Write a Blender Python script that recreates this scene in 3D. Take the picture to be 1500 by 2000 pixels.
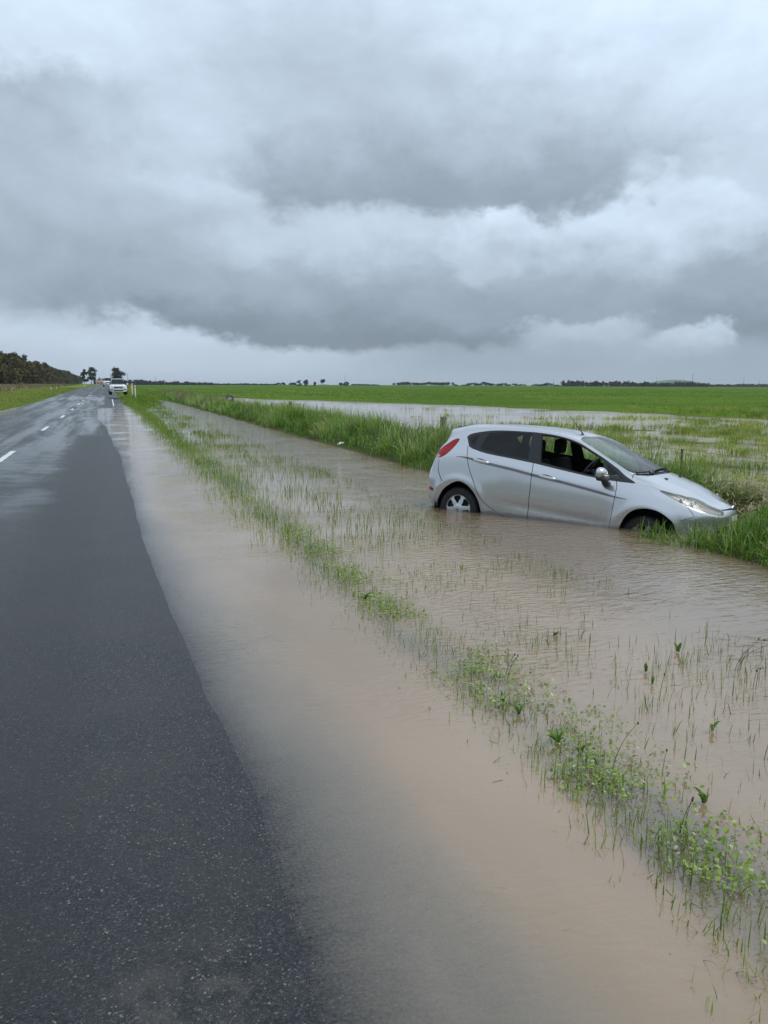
import bpy, bmesh, math, random
import numpy as np
from mathutils import Vector, Matrix, Euler
from mathutils.geometry import delaunay_2d_cdt
from math import radians as R_

for o in list(bpy.data.objects): bpy.data.objects.remove(o)
S = bpy.context.scene
COL = S.collection
random.seed(7); RNG = np.random.default_rng(11)

# ------------------------------------------------------------------ camera
CAM_Z = 1.77
PITCH, YAW, ROLL = 9.4, 19.55, 0.2
cd = bpy.data.cameras.new('camera'); cam = bpy.data.objects.new('camera', cd); COL.objects.link(cam)
cd.sensor_fit = 'VERTICAL'; cd.sensor_height = 36.0
cd.lens = 36.0 * 1500 / 2000.0
cd.clip_start = 0.05; cd.clip_end = 9000
cam.location = (0, 0, CAM_Z)
_p, _y, _r = R_(PITCH), R_(YAW), R_(ROLL)
_f = Vector((math.sin(_y)*math.cos(_p), math.cos(_y)*math.cos(_p), -math.sin(_p)))
_rt = Vector((math.cos(_y), -math.sin(_y), 0)); _up = _rt.cross(_f)
_r2 = math.cos(_r)*_rt + math.sin(_r)*_up; _u2 = -math.sin(_r)*_rt + math.cos(_r)*_up
cam.matrix_world = Matrix(((_r2.x, _u2.x, -_f.x, 0), (_r2.y, _u2.y, -_f.y, 0), (_r2.z, _u2.z, -_f.z, CAM_Z), (0, 0, 0, 1)))
S.camera = cam
S.render.resolution_x = 768; S.render.resolution_y = 1024
S.view_settings.view_transform = 'Standard'; S.view_settings.look = 'None'
S.view_settings.exposure = 0.13; S.view_settings.gamma = 1.0

# ------------------------------------------------------------------ node helper
class NT:
    def __init__(s, tree): s.t = tree; s.n = tree.nodes; s.l = tree.links
    def new(s, kind, **kw):
        n = s.n.new(kind)
        for k, v in kw.items(): setattr(n, k, v)
        return n
    def link(s, a, b): s.l.new(a, b)
    def put(s, sock, v):
        if hasattr(v, 'links') or isinstance(v, bpy.types.NodeSocket): s.l.new(v, sock)
        elif v is not None: sock.default_value = v
    def math(s, op, a, b=None, c=None, clamp=False):
        n = s.new('ShaderNodeMath', operation=op, use_clamp=clamp)
        for i, v in enumerate((a, b, c)):
            if v is not None: s.put(n.inputs[i], v)
        return n.outputs[0]
    def vmath(s, op, a, b=None, c=None):
        n = s.new('ShaderNodeVectorMath', operation=op)
        for i, v in enumerate((a, b, c)):
            if v is not None: s.put(n.inputs[i], v)
        return n.outputs['Value'] if op in ('LENGTH', 'DOT_PRODUCT', 'DISTANCE') else n.outputs[0]
    def rng(s, v, a, b, c=0., d=1., smooth=True):
        n = s.new('ShaderNodeMapRange', interpolation_type='SMOOTHSTEP' if smooth else 'LINEAR')
        n.clamp = True if not smooth else n.clamp
        s.put(n.inputs[0], v)
        for i, x in enumerate((a, b, c, d)): s.put(n.inputs[i+1], x)
        return n.outputs[0]
    def noise(s, vec, scale=5., detail=4., rough=.55, dist=0., out=0):
        n = s.new('ShaderNodeTexNoise'); s.put(n.inputs['Vector'], vec)
        n.inputs['Scale'].default_value = scale; n.inputs['Detail'].default_value = detail
        n.inputs['Roughness'].default_value = rough; n.inputs['Distortion'].default_value = dist
        return n.outputs[out]
    def voro(s, vec, scale, feature='F1', out='Distance'):
        n = s.new('ShaderNodeTexVoronoi', feature=feature); s.put(n.inputs['Vector'], vec); n.inputs['Scale'].default_value = scale
        return n.outputs[out]
    def mix(s, f, a, b, blend='MIX'):
        n = s.new('ShaderNodeMix', data_type='RGBA', blend_type=blend)
        s.put(n.inputs[0], f)
        for k, v in ((6, a), (7, b)):
            if isinstance(v, tuple) and len(v) == 3: v = v + (1,)
            s.put(n.inputs[k], v)
        return n.outputs[2]
    def ramp(s, f, stops, interp='LINEAR'):
        n = s.new('ShaderNodeValToRGB'); cr = n.color_ramp; cr.interpolation = interp
        while len(cr.elements) < len(stops): cr.elements.new(.5)
        for e, (p, c) in zip(cr.elements, stops):
            e.position = p; e.color = c if len(c) == 4 else tuple(c)+(1,)
        s.put(n.inputs[0], f); return n.outputs[0]
    def bump(s, h, strength=.3, dist=.01, normal=None):
        n = s.new('ShaderNodeBump'); n.inputs['Strength'].default_value = strength; n.inputs['Distance'].default_value = dist
        s.put(n.inputs['Height'], h)
        if normal is not None: s.put(n.inputs['Normal'], normal)
        return n.outputs[0]

def newmat(name):
    m = bpy.data.materials.new(name); m.use_nodes = True
    t = NT(m.node_tree); t.n.clear()
    o = t.new('ShaderNodeOutputMaterial')
    return m, t, o
def pbsdf(t, o=None, **kw):
    b = t.new('ShaderNodeBsdfPrincipled')
    for k, v in kw.items():
        k = k.replace('_', ' ')
        if isinstance(v, tuple) and len(v) == 3: v = v+(1,)
        t.put(b.inputs[k], v)
    if o is not None: t.link(b.outputs[0], o.inputs[0])
    return b
def simple(name, col, rough=.5, metal=0., var=.12, scale=8., **kw):
    m, t, o = newmat(name)
    tc = t.new('ShaderNodeTexCoord')
    n = t.noise(tc.outputs['Object'], scale, 4)
    c = t.mix(t.rng(n, .3, .7), tuple(x*(1-var) for x in col), tuple(min(1, x*(1+var)) for x in col))
    pbsdf(t, o, Base_Color=c, Roughness=rough, Metallic=metal, **kw)
    return m

# ------------------------------------------------------------------ world / sky
W = bpy.data.worlds.new('World'); S.world = W; W.use_nodes = True
t = NT(W.node_tree); t.n.clear()
wo = t.new('ShaderNodeOutputWorld'); bg = t.new('ShaderNodeBackground'); bg.inputs[1].default_value = 0.1
SUN_EL, SUN_AZ = 56.0, 118.0          # azimuth measured from +Y towards +X
sky = t.new('ShaderNodeTexSky', sky_type='NISHITA'); sky.sun_disc = False
sky.sun_elevation = R_(SUN_EL); sky.sun_rotation = R_(SUN_AZ)
tc = t.new('ShaderNodeTexCoord'); D = tc.outputs['Generated']
sx = t.new('ShaderNodeSeparateXYZ'); t.link(D, sx.inputs[0])
dx, dy, dz = sx.outputs
# drifting cloud warp: noise on a cloud-deck projection of the sky direction
den = t.math('ADD', t.math('MAXIMUM', dz, 0.0), 0.10)
deck = t.new('ShaderNodeCombineXYZ')
t.link(t.math('DIVIDE', dx, den), deck.inputs[0]); t.link(t.math('DIVIDE', dy, den), deck.inputs[1]); deck.inputs[2].default_value = 3.7
deckv = deck.outputs[0]
sv = t.vmath('MULTIPLY', D, (1, 1, 1.55))
wn = t.noise(sv, 5.5, 7, .60, 0.25, out=1)
ws = t.new('ShaderNodeSeparateXYZ'); t.link(wn, ws.inputs[0])
az = t.math('MULTIPLY', t.math('ARCTAN2', dx, dy), 57.29578)
el = t.math('MULTIPLY', t.math('ARCSINE', dz), 57.29578)
az = t.math('MULTIPLY_ADD', t.math('SUBTRACT', ws.outputs[0], .5), 16.0, az)
elw = t.rng(el, 0.6, 7.0, 0.25, 1.0)
el = t.math('MULTIPLY_ADD', t.math('MULTIPLY', t.math('SUBTRACT', ws.outputs[1], .5), elw), 7.0, el)
azf = t.rng(az, -16., 56., 0., 1., smooth=False)
SKY = [
 (0.3, (186, 192, 193, 186, 178, 173, 173, 168)),
 (1.6, (192, 197, 198, 188, 172, 168, 172, 164)),
 (3.2, (206, 204, 204, 190, 168, 168, 180, 164)),
 (5.0, (208, 200, 190, 170, 165, 172, 182, 166)),
 (8.0, (176, 176, 186, 180, 176, 190, 190, 180)),
 (11., (178, 184, 196, 200, 196, 200, 206, 208)),
 (14., (184, 196, 212, 196, 190, 204, 212, 208)),
 (17., (196, 208, 212, 190, 188, 204, 220, 212)),
 (20., (200, 222, 212, 206, 212, 226, 226, 230)),
 (24., (216, 222, 226, 224, 232, 234, 234, 236)),
 (34., (226, 226, 226, 228, 230, 230, 230, 230))]
def lin(v): v /= 255.; return v/12.92 if v < .04045 else ((v+.055)/1.055)**2.4
def skycol(L):
    k = min(1., max(0., (L-135)/60.))
    r, g, b = (0.898+.024*k, 1.0, 1.094-.014*k)
    return (lin(L*r), lin(L*g), lin(L*b), 1.)
acc = None; prev = None
for e, vals in SKY:
    c = t.ramp(azf, [((a+16.)/72., skycol(v)) for a, v in zip((-8, 0, 8, 16, 24, 32, 40, 48), vals)], 'CARDINAL')
    acc = c if acc is None else t.mix(t.rng(el, prev, e), acc, c)
    prev = e
# separate cloud masses in their own part of the sky: dark flat base, lit crown, ragged lumpy rim
ln = t.noise(sv, 11., 6, .58, .15, out=1); ls = t.new('ShaderNodeSeparateXYZ'); t.link(ln, ls.inputs[0])
az0_ = t.math('MULTIPLY', t.math('ARCTAN2', dx, dy), 57.29578); el0_ = t.math('MULTIPLY', t.math('ARCSINE', dz), 57.29578)
lamp_ = t.rng(el0_, .8, 11., .42, 1.0)
hf = t.noise(sv, 34., 5, .55, .1); hfo = t.math('MULTIPLY', t.math('SUBTRACT', hf, .5), 1.6)
azl = t.math('MULTIPLY_ADD', t.math('MULTIPLY', t.math('SUBTRACT', ls.outputs[0], .5), lamp_), 13., t.math('MULTIPLY_ADD', t.math('SUBTRACT', ws.outputs[0], .5), 9., az0_))
ell = t.math('MULTIPLY_ADD', t.math('MULTIPLY', t.math('SUBTRACT', ls.outputs[1], .5), lamp_), 6.5, t.math('MULTIPLY_ADD', t.math('MULTIPLY', t.math('SUBTRACT', ws.outputs[1], .5), lamp_), 4., el0_))
def mass(acc, ca, ce, rw, rh, base, top, soft, op=1., tilt=0., soft_low=None):
    u = t.math('DIVIDE', t.math('SUBTRACT', azl, ca), rw)
    e_ = t.math('MULTIPLY_ADD', t.math('SUBTRACT', azl, ca), tilt, ell) if tilt else ell
    v = t.math('DIVIDE', t.math('SUBTRACT', e_, ce), rh)
    d = t.math('ADD', t.math('SQRT', t.math('ADD', t.math('MULTIPLY', u, u), t.math('MULTIPLY', v, v))), t.math('MULTIPLY', hfo, min(.75, 1.1/rh*.6)))
    sf = soft if soft_low is None else t.rng(v, -.4, .4, soft_low, soft)
    m = t.rng(d, t.math('ADD', 1., sf), t.math('SUBTRACT', 1., sf), 0., op)
    c = t.mix(t.rng(v, -.75, .85), skycol(base), skycol(top))
    return t.mix(m, acc, c)
acc = mass(acc, 18, 21.5, 7, 4.5, 184, 206, .8, .7)
acc = mass(acc, -6, 18.5, 8, 2.6, 178, 200, .8, .8)
acc = mass(acc, -2.5, 21.0, 5.5, 2.3, 224, 232, .40, .9)
acc = mass(acc, 23, 15.6, 16, 4.2, 154, 200, .55, .85, 0, .22)
acc = mass(acc, -6, 9.0, 14, 4.4, 158, 190, .7, .8, .05, .35)
acc = mass(acc, 19, 8.0, 12, 4.0, 150, 210, .26, .9, 0, .5)
acc = mass(acc, 39.5, 8.4, 10.0, 4.4, 154, 226, .16, .9, 0, .5)
acc = mass(acc, 28.2, 9.6, 3.6, 2.2, 192, 224, .30, .9)
acc = mass(acc, 14.5, 5.0, 17, 2.2, 137, 170, .85, .9, .045, .20)
acc = mass(acc, 45, 5.2, 7.5, 2.4, 142, 168, .5, .9)
acc = mass(acc, 33.5, 3.4, 4.5, 1.1, 174, 200, .35, .8)
acc = mass(acc, 39.8, 2.7, 1.6, .75, 184, 206, .45, .75, 0, .5)
acc = mass(acc, 41.8, 3.1, 1.7, .95, 186, 212, .35, .75, 0, .5)
# fine cloud texture
f2 = t.noise(sv, 12., 7, .58, .3)
amp = t.rng(el0_, 0.5, 6., .2, 1.)
mul = t.math('MULTIPLY_ADD', t.math('MULTIPLY', t.math('SUBTRACT', f2, .5), .42), amp, 1.0)
cl = t.vmath('SCALE', acc); cl.node.inputs['Scale'].default_value = 10.
sc = t.new('ShaderNodeVectorMath', operation='SCALE'); t.link(cl, sc.inputs[0]); t.link(mul, sc.inputs['Scale'])
cover = t.rng(dz, -.02, 0.0, 0.0, 0.97)
t.link(t.mix(cover, sky.outputs[0], sc.outputs[0]), bg.inputs[0]); t.link(bg.outputs[0], wo.inputs[0])
W.cycles.sampling_method = 'MANUAL'; W.cycles.sample_map_resolution = 512

# ------------------------------------------------------------------ sun (overcast: broad and weak)
sd = bpy.data.lights.new('sun', 'SUN'); sd.energy = 1.45; sd.angle = R_(28); sd.color = (1, .955, .88)
sun = bpy.data.objects.new('sun', sd); COL.objects.link(sun); sun.location = (0, 0, 60)
sdir = Vector((math.sin(R_(SUN_AZ))*math.cos(R_(SUN_EL)), math.cos(R_(SUN_AZ))*math.cos(R_(SUN_EL)), math.sin(R_(SUN_EL))))
sun.rotation_euler = sdir.to_track_quat('Z', 'Y').to_euler()

# ------------------------------------------------------------------ object helpers
def link(o, parent=None):
    COL.objects.link(o)
    if parent is not None: o.parent = parent
    return o
def tag(o, label=None, cat=None, group=None, kind=None):
    if label: o['label'] = label
    if cat: o['category'] = cat
    if group: o['group'] = group
    if kind: o['kind'] = kind
    return o
def empty(name, loc, label, cat, group=None, rot=(0, 0, 0), scale=1.):
    o = bpy.data.objects.new(name, None); COL.objects.link(o); o.empty_display_size = .2
    o.location = loc; o.rotation_euler = rot; o.scale = (scale,)*3 if not isinstance(scale, tuple) else scale
    return tag(o, label, cat, group)
def npmesh(name, V, polys, mat, parent=None, smooth=True, attrs=None, sizes=None, matidx=None):
    """V (n,3); polys list of (k,m) int arrays or a list of index tuples"""
    me = bpy.data.meshes.new(name)
    V = np.asarray(V, np.float32)
    if len(polys) and not isinstance(polys[0], np.ndarray):
        me.from_pydata([tuple(v) for v in V.tolist()], [], [tuple(p) for p in polys])
    else:
        idx = np.concatenate([p.ravel() for p in polys]).astype(np.int32)
        cnt = np.concatenate([np.full(len(p), p.shape[1], np.int32) for p in polys])
        me.vertices.add(len(V)); me.vertices.foreach_set('co', V.ravel())
        me.loops.add(len(idx)); me.loops.foreach_set('vertex_index', idx)
        me.polygons.add(len(cnt)); me.polygons.foreach_set('loop_start', np.concatenate([[0], np.cumsum(cnt)[:-1]]).astype(np.int32))
        me.polygons.foreach_set('loop_total', cnt)
    if attrs:
        for k, a in attrs.items():
            at = me.attributes.new(k, 'FLOAT', 'POINT'); at.data.foreach_set('value', np.asarray(a, np.float32))
    for m in (mat if isinstance(mat, (list, tuple)) else [mat]): me.materials.append(m)
    if matidx is not None: me.polygons.foreach_set('material_index', np.asarray(matidx, np.int32))
    me.polygons.foreach_set('use_smooth', np.full(len(me.polygons), smooth)); me.update(calc_edges=True); me.validate()
    o = bpy.data.objects.new(name, me); link(o, parent)
    return o
class MB:
    """collects shapes into one mesh"""
    def __init__(s): s.v = []; s.f = []
    def add(s, v, f):
        b = len(s.v); s.v += [tuple(x) for x in v]; s.f += [tuple(i+b for i in q) for q in f]; return s
    def box(s, c, d, rz=0., bev=0.):
        bm = bmesh.new(); bmesh.ops.create_cube(bm, size=1.)
        bmesh.ops.scale(bm, vec=d, verts=bm.verts)
        if bev: bmesh.ops.bevel(bm, geom=bm.edges[:], offset=bev, segments=2, affect='EDGES', profile=.5)
        bmesh.ops.rotate(bm, cent=(0, 0, 0), matrix=Matrix.Rotation(rz, 3, 'Z'), verts=bm.verts)
        bmesh.ops.translate(bm, vec=c, verts=bm.verts); bm.verts.index_update()
        s.add([v.co for v in bm.verts], [[v.index for v in f.verts] for f in bm.faces]); bm.free(); return s
    def tube(s, pts, rad, n=8, cap=True):
        pts = [Vector(p) for p in pts]; rad = rad if isinstance(rad, (list, tuple)) else [rad]*len(pts)
        vs = []; fs = []; ref = None
        for i, p in enumerate(pts):
            d = (pts[min(i+1, len(pts)-1)]-pts[max(i-1, 0)]).normalized()
            if ref is None: ref = d.orthogonal().normalized()
            ref = (ref-d*ref.dot(d)).normalized(); b = d.cross(ref)
            vs += [p+(ref*math.cos(a)+b*math.sin(a))*rad[i] for a in [2*math.pi*k/n for k in range(n)]]
        for i in range(len(pts)-1):
            for k in range(n): fs.append((i*n+k, i*n+(k+1) % n, (i+1)*n+(k+1) % n, (i+1)*n+k))
        if cap: fs.append(tuple(range(n))[::-1]); fs.append(tuple(range((len(pts)-1)*n, len(pts)*n)))
        return s.add(vs, fs)
    def lathe(s, prof, c=(0, 0, 0), axis='z', n=32):
        """prof: list of (r, h)"""
        vs = []; fs = []
        for r, h in prof:
            for k in range(n):
                a = 2*math.pi*k/n; x, y = r*math.cos(a), r*math.sin(a)
                vs.append((x+c[0], y+c[1], h+c[2]) if axis == 'z' else (x+c[0], h+c[1], y+c[2]) if axis == 'y' else (h+c[0], x+c[1], y+c[2]))
        for i in range(len(prof)-1):
            for k in range(n): fs.append((i*n+k, i*n+(k+1) % n, (i+1)*n+(k+1) % n, (i+1)*n+k))
        return s.add(vs, fs)
    def build(s, name, mat, parent=None, smooth=False, angle=None):
        o = npmesh(name, np.array(s.v), s.f, mat, parent, smooth)
        if smooth and angle:
            try: o.data.set_sharp_from_angle(angle=R_(angle))
            except Exception: pass
        return o
def copy_tree(o, parent=None):
    c = o.copy(); COL.objects.link(c)
    if parent is not None: c.parent = parent
    for ch in list(o.children): copy_tree(ch, c)
    return c

# smooth value noise (numpy) for terrain and planting
_G = np.random.default_rng(5).random((256, 256))
def vn(x, y):
    x = np.asarray(x, float); y = np.asarray(y, float)
    xi = np.floor(x).astype(int); yi = np.floor(y).astype(int); u = x-xi; v = y-yi
    u = u*u*(3-2*u); v = v*v*(3-2*v)
    g = lambda i, j: _G[i % 256, j % 256]
    return (g(xi, yi)*(1-u)+g(xi+1, yi)*u)*(1-v)+(g(xi, yi+1)*(1-u)+g(xi+1, yi+1)*u)*v
def fbm(x, y, o=3):
    s = 0; a = .5; n = 0
    for k in range(o): s = s+a*vn(x*2**k+17*k, y*2**k+9*k); n += a; a *= .5
    return s/n
def sm(x, a, b):
    u = np.clip((np.asarray(x, float)-a)/(b-a), 0, 1); return u*u*(3-2*u)
# ------------------------------------------------------------------ terrain
CARS = 1.06
CARX, CARY, CARZ, CARYAW = 4.993*CARS, 9.774*CARS, 1.77-1.9645*CARS, R_(-55.0)
def rise(y): return np.interp(y, [-50, 60, 80, 100, 128, 200, 400, 2500], [0, 0.02, .12, .24, .42, .70, .9, 1.0])*1.0
def road_z(x, y):
    x = np.asarray(x, float); y = np.asarray(y, float)
    xe = np.interp(y, [-20, 1.9, 3.8, 12.4, 22, 32, 36], [.24, .22, .19, .12, .0, -.33, -.48])
    crown = np.where(x > -2.35, .028*(xe-x)*(2.8/(2.35+xe)), .078+.024*(x+2.35))
    B = np.exp(-((y-51)/14.)**4)*sm(x, -2.7, -1.7)
    xe = xe*(1-B)+.3*B
    crown = crown*(1-.86*B)
    crown = np.where(x > xe, -(.034+.05*sm(y, 3, 11))*(x-xe)-.022*np.maximum(0, x-1.05), crown)
    dip = -.026*B - .02*np.exp(-((y-52)/14.)**4)*sm(-x, 3.5, 6)
    und = (.004+.006*sm(y, 9, 25))*(fbm(x*.5+3, y*.25+8, 3)-.5)+.004*(fbm(x*2.2, y*1.3, 2)-.5)
    return crown+dip+und+rise(y)
_px = np.array([-3000, -300, -60, -20, -10, -8, -7.2, -6.6, -6.3, .9, 1.2, 1.6, 1.85, 2.1, 2.6, 3.4, 4.4, 5.4, 6.0, 6.4, 7.2, 8.2, 9.4, 10.4, 14, 3000])
_pz = np.array([.9, .5, .35, .3, .14, .08, .04, -.05, -.12, -.12, -.08, -.066, -.034, -.034, -.07, -.12, -.38, -.36, -.06, .10, .24, .24, .08, -.04, -.05, -.05])
_py = [-40, 30, 41, 46, 51, 56, 63, 69, 79, 87, 94, 106, 125, 150]
_pxb = [36, 33.5, 33.7, 33.4, 32.4, 31.1, 29.7, 27.2, 25, 21.6, 16.9, 15.5, 10, 5]
def pool_far(x, y):
    return x-np.interp(y, _py, _pxb)+5*(fbm(x*.12, y*.08, 3)-.5)
def ground_z(x, y):
    x = np.asarray(x, float); y = np.asarray(y, float)
    z = np.interp(x, _px, _pz)
    wob = (fbm(x*.8+1.3, y*.5+4.1, 3)-.5)
    z = z+np.where((x > 1.3) & (x < 9.5), .07, .05)*wob*sm(np.abs(x+2.7), 3.9, 4.6)
    # left shoulder and right verge climb with the road beyond the flood
    z = z+rise(y)*(1-sm(x, 4.5, 12))*(x < 12)
    z = z+sm(y, 82, 100)*.35*sm(x, 2.4, 3.4)*(1-sm(x, 6, 7))
    # flooded paddock: a shallow pool, then pasture
    far = sm(pool_far(x, y), -2.5, 2.5)
    pool = -.055+.18*(fbm(x*.35+7, y*.35, 3)-.5)+.055*sm(22-y+.45*(x-8), 0, 16)
    field = .10+.06*(fbm(x*.05, y*.05, 2)-.5)+.25*sm(np.hypot(x, y), 150, 700)
    pz = pool*(1-far)+field*far
    w = sm(x, 9.3, 10.8)
    z = z*(1-w)+pz*w
    # the car has pushed a hole into the bank
    dx, dy = x-CARX, y-CARY
    lx = dx*math.cos(CARYAW)+dy*math.sin(CARYAW); ly = -dx*math.sin(CARYAW)+dy*math.cos(CARYAW)
    hole = (1-sm(np.abs(ly), .9, 1.25))*(1-sm(np.abs(lx-1.4), 2.0, 2.5))
    z = np.where(hole > 0, z*(1-hole)+np.minimum(z, -.26)*hole, z)
    return z
def surface_z(x, y):
    x = np.asarray(x, float); g = ground_z(x, y)
    return np.where((x > -6.35) & (x < 1.65), np.maximum(g, road_z(x, y)), g)
def grid_mesh(name, xs, ys, zf, mat, attrs=None):
    X, Y = np.meshgrid(xs, ys, indexing='ij'); Z = zf(X, Y)
    V = np.stack([X, Y, Z], -1).reshape(-1, 3)
    i = np.arange(len(xs)-1)[:, None]; j = np.arange(len(ys)-1)[None]; n = len(ys)
    a = (i*n+j).ravel(); q = np.stack([a, a+n, a+n+1, a+1], 1)
    return npmesh(name, V, [q], mat, attrs={k: f(X, Y).ravel() for k, f in (attrs or {}).items()})
def span(*segs):
    out = []
    for a, b, st in segs: out += list(np.arange(a, b-1e-6, st))
    return np.array(out+[segs[-1][1]])

# ground material: wet soil and pasture green by place
def mat_ground():
    m, t, o = newmat('pasture_ground')
    g = t.new('ShaderNodeNewGeometry'); P = g.outputs['Position']
    s = t.new('ShaderNodeSeparateXYZ'); t.link(P, s.inputs[0])
    n1 = t.noise(P, .035, 5, .6); n2 = t.noise(P, .6, 5, .6); n3 = t.noise(P, 7., 4, .6)
    gr = t.mix(t.rng(n1, .35, .65), (.092, .162, .010), (.052, .115, .007))
    gr = t.mix(t.rng(n2, .42, .72, 0, .55), gr, (.048, .090, .008))
    gr = t.mix(t.rng(n3, .5, .8, 0, .5), gr, (.14, .215, .018))
    # left of the road: yellower roadside, brown rough grass towards the plantation
    lf = t.rng(s.outputs[0], -9.5, -6.0, 1, 0)
    yl = t.mix(t.rng(n2, .4, .6), (.19, .225, .035), (.12, .185, .026))
    rough = t.mix(t.rng(n2, .4, .6), (.115, .10, .055), (.085, .125, .03))
    yl = t.mix(t.rng(t.math('MULTIPLY_ADD', t.math('SUBTRACT', n1, .5), 14., s.outputs[0]), -16., -22., 0, 1), yl, rough)
    gr = t.mix(lf, gr, yl)
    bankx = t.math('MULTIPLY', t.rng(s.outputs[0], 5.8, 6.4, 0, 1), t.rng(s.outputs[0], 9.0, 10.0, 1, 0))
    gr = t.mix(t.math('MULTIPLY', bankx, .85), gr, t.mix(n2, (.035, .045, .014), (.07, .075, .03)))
    soil = t.mix(n3, (.085, .06, .040), (.15, .11, .075))
    wet = t.rng(t.math('MULTIPLY_ADD', t.math('SUBTRACT', n3, .5), .06, s.outputs[2]), -.02, .05, 1, 0)
    c = t.mix(wet, gr, soil)
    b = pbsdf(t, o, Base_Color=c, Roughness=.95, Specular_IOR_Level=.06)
    t.link(t.bump(t.math('ADD', n3, t.noise(P, 30, 3)), .6, .03), b.inputs['Normal'])
    return m
GX = span((-3000, -300, 300), (-300, -60, 20), (-60, -14, 3), (-14, -5.8, .3), (-5.8, .8, 1.1), (.8, 7, .12), (7, 14, .2), (14, 50, .5), (50, 120, 3), (120, 400, 20), (400, 4000, 300))
GY = span((-60, -4, 8), (-4, 24, .2), (24, 60, .5), (60, 150, 1.5), (150, 400, 12), (400, 1000, 60), (1000, 6000, 500))
def gz_under(x, y):
    z = ground_z(x, y); inroad = (x > -6.2) & (x < 1.45)
    return np.where(inroad, np.minimum(z, road_z(x, y)-.06), z)
ground = tag(grid_mesh('ground', GX, GY, gz_under, mat_ground()), kind='structure')

# ------------------------------------------------------------------ road
def mat_asphalt():
    m, t, o = newmat('wet_chip_seal')
    g = t.new('ShaderNodeNewGeometry'); P = g.outputs['Position']
    s = t.new('ShaderNodeSeparateXYZ'); t.link(P, s.inputs[0]); X, Y = s.outputs[0], s.outputs[1]
    v = t.new('ShaderNodeTexVoronoi', feature='F1'); t.put(v.inputs['Vector'], P); v.inputs['Scale'].default_value = 170.
    rnd = t.new('ShaderNodeSeparateColor'); t.link(v.outputs['Color'], rnd.inputs[0])
    stone = t.ramp(rnd.outputs[0], [(0, (.008, .009, .011)), (.45, (.020, .023, .028)), (.82, (.048, .053, .060)), (.965, (.10, .105, .11)), (.99, (.22, .22, .20)), (1., (.40, .38, .32))])
    big = t.noise(P, 1.1, 5, .62); mid = t.noise(P, 5., 4, .6)
    c = t.mix(t.rng(big, .38, .62, 0, .8), stone, t.mix(.5, stone, (.062, .060, .057)))
    # worn pale patch of binder and fines near the seal edge
    worn = t.math('MULTIPLY', t.rng(t.vmath('DISTANCE', P, (.14, 2.0, 0)), .40, .08), t.rng(mid, .42, .58))
    c = t.mix(t.math('MULTIPLY', worn, .28), c, (.21, .19, .16))
    # wheel paths slightly polished and darker
    wp = t.math('ADD', t.rng(t.math('ABSOLUTE', t.math('SUBTRACT', X, -.55)), .15, .5, .6, 0), t.rng(t.math('ABSOLUTE', t.math('SUBTRACT', X, -1.9)), .15, .5, .55, 0))
    c = t.mix(wp, c, t.mix(.6, c, (.012, .013, .015)))
    # film water: shallow hollows fill, mostly towards the crown and beyond ten metres
    h1 = t.noise(P, .55, 4, .6, .3); h2 = t.noise(P, 2.3, 5, .62)
    h3 = t.noise(t.vmath('MULTIPLY', P, (1.5, .07, 1)), 1.0, 4, .55, .25)
    nearw = t.rng(Y, 14., 26., 0., 1.)
    hol = t.math('MULTIPLY_ADD', h2, .28, t.math('MULTIPLY', t.math('ADD', t.math('MULTIPLY', h1, t.math('SUBTRACT', 1., nearw)), t.math('MULTIPLY', h3, nearw)), .72))
    place = t.math('MULTIPLY', t.rng(X, -.35, -1.3, 0, 1), t.rng(Y, 4.0, 13.0, 0, 1))
    place = t.math('MAXIMUM', place, t.math('MULTIPLY', t.rng(Y, 22., 30., 0, 1), t.rng(X, .2, -.7, .45, 1)))
    place = t.math('MULTIPLY', place, t.rng(Y, 85., 120., 1, .7))
    thr = t.rng(place, 0., 1., .92, .475, smooth=False)
    film = t.rng(t.math('SUBTRACT', hol, thr), -.05, .10)
    damp = t.rng(t.math('SUBTRACT', hol, thr), -.16, .02)
    agg = t.math('MULTIPLY_ADD', v.outputs['Distance'], -60., 1.0)
    b1 = t.bump(agg, .6, .005); b1 = t.bump(t.noise(P, 320., 2), .3, .002, b1)
    b2 = t.bump(t.noise(P, 14., 3, .5), .06, .004)
    rough = t.mix(damp, (.44,)*3, (.30,)*3)
    dry = pbsdf(t, Base_Color=c, Roughness=rough, Specular_IOR_Level=.55, Normal=b1)
    wetb = pbsdf(t, Base_Color=t.mix(.5, c, (.012, .013, .014)), Roughness=.14, IOR=1.33, Specular_IOR_Level=.34, Normal=b2)
    ms = t.new('ShaderNodeMixShader'); t.put(ms.inputs[0], film); t.link(dry.outputs[0], ms.inputs[1]); t.link(wetb.outputs[0], ms.inputs[2])
    t.link(ms.outputs[0], o.inputs[0])
    return m
MA = mat_asphalt()
RX = span((-6.3, .0, .15), (0, 1.7, .05)); RY = span((-8, 14, .15), (14, 70, .4), (70, 200, 1.5), (200, 2400, 40))
road = tag(grid_mesh('road', RX, RY, road_z, MA), kind='structure')
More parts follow.
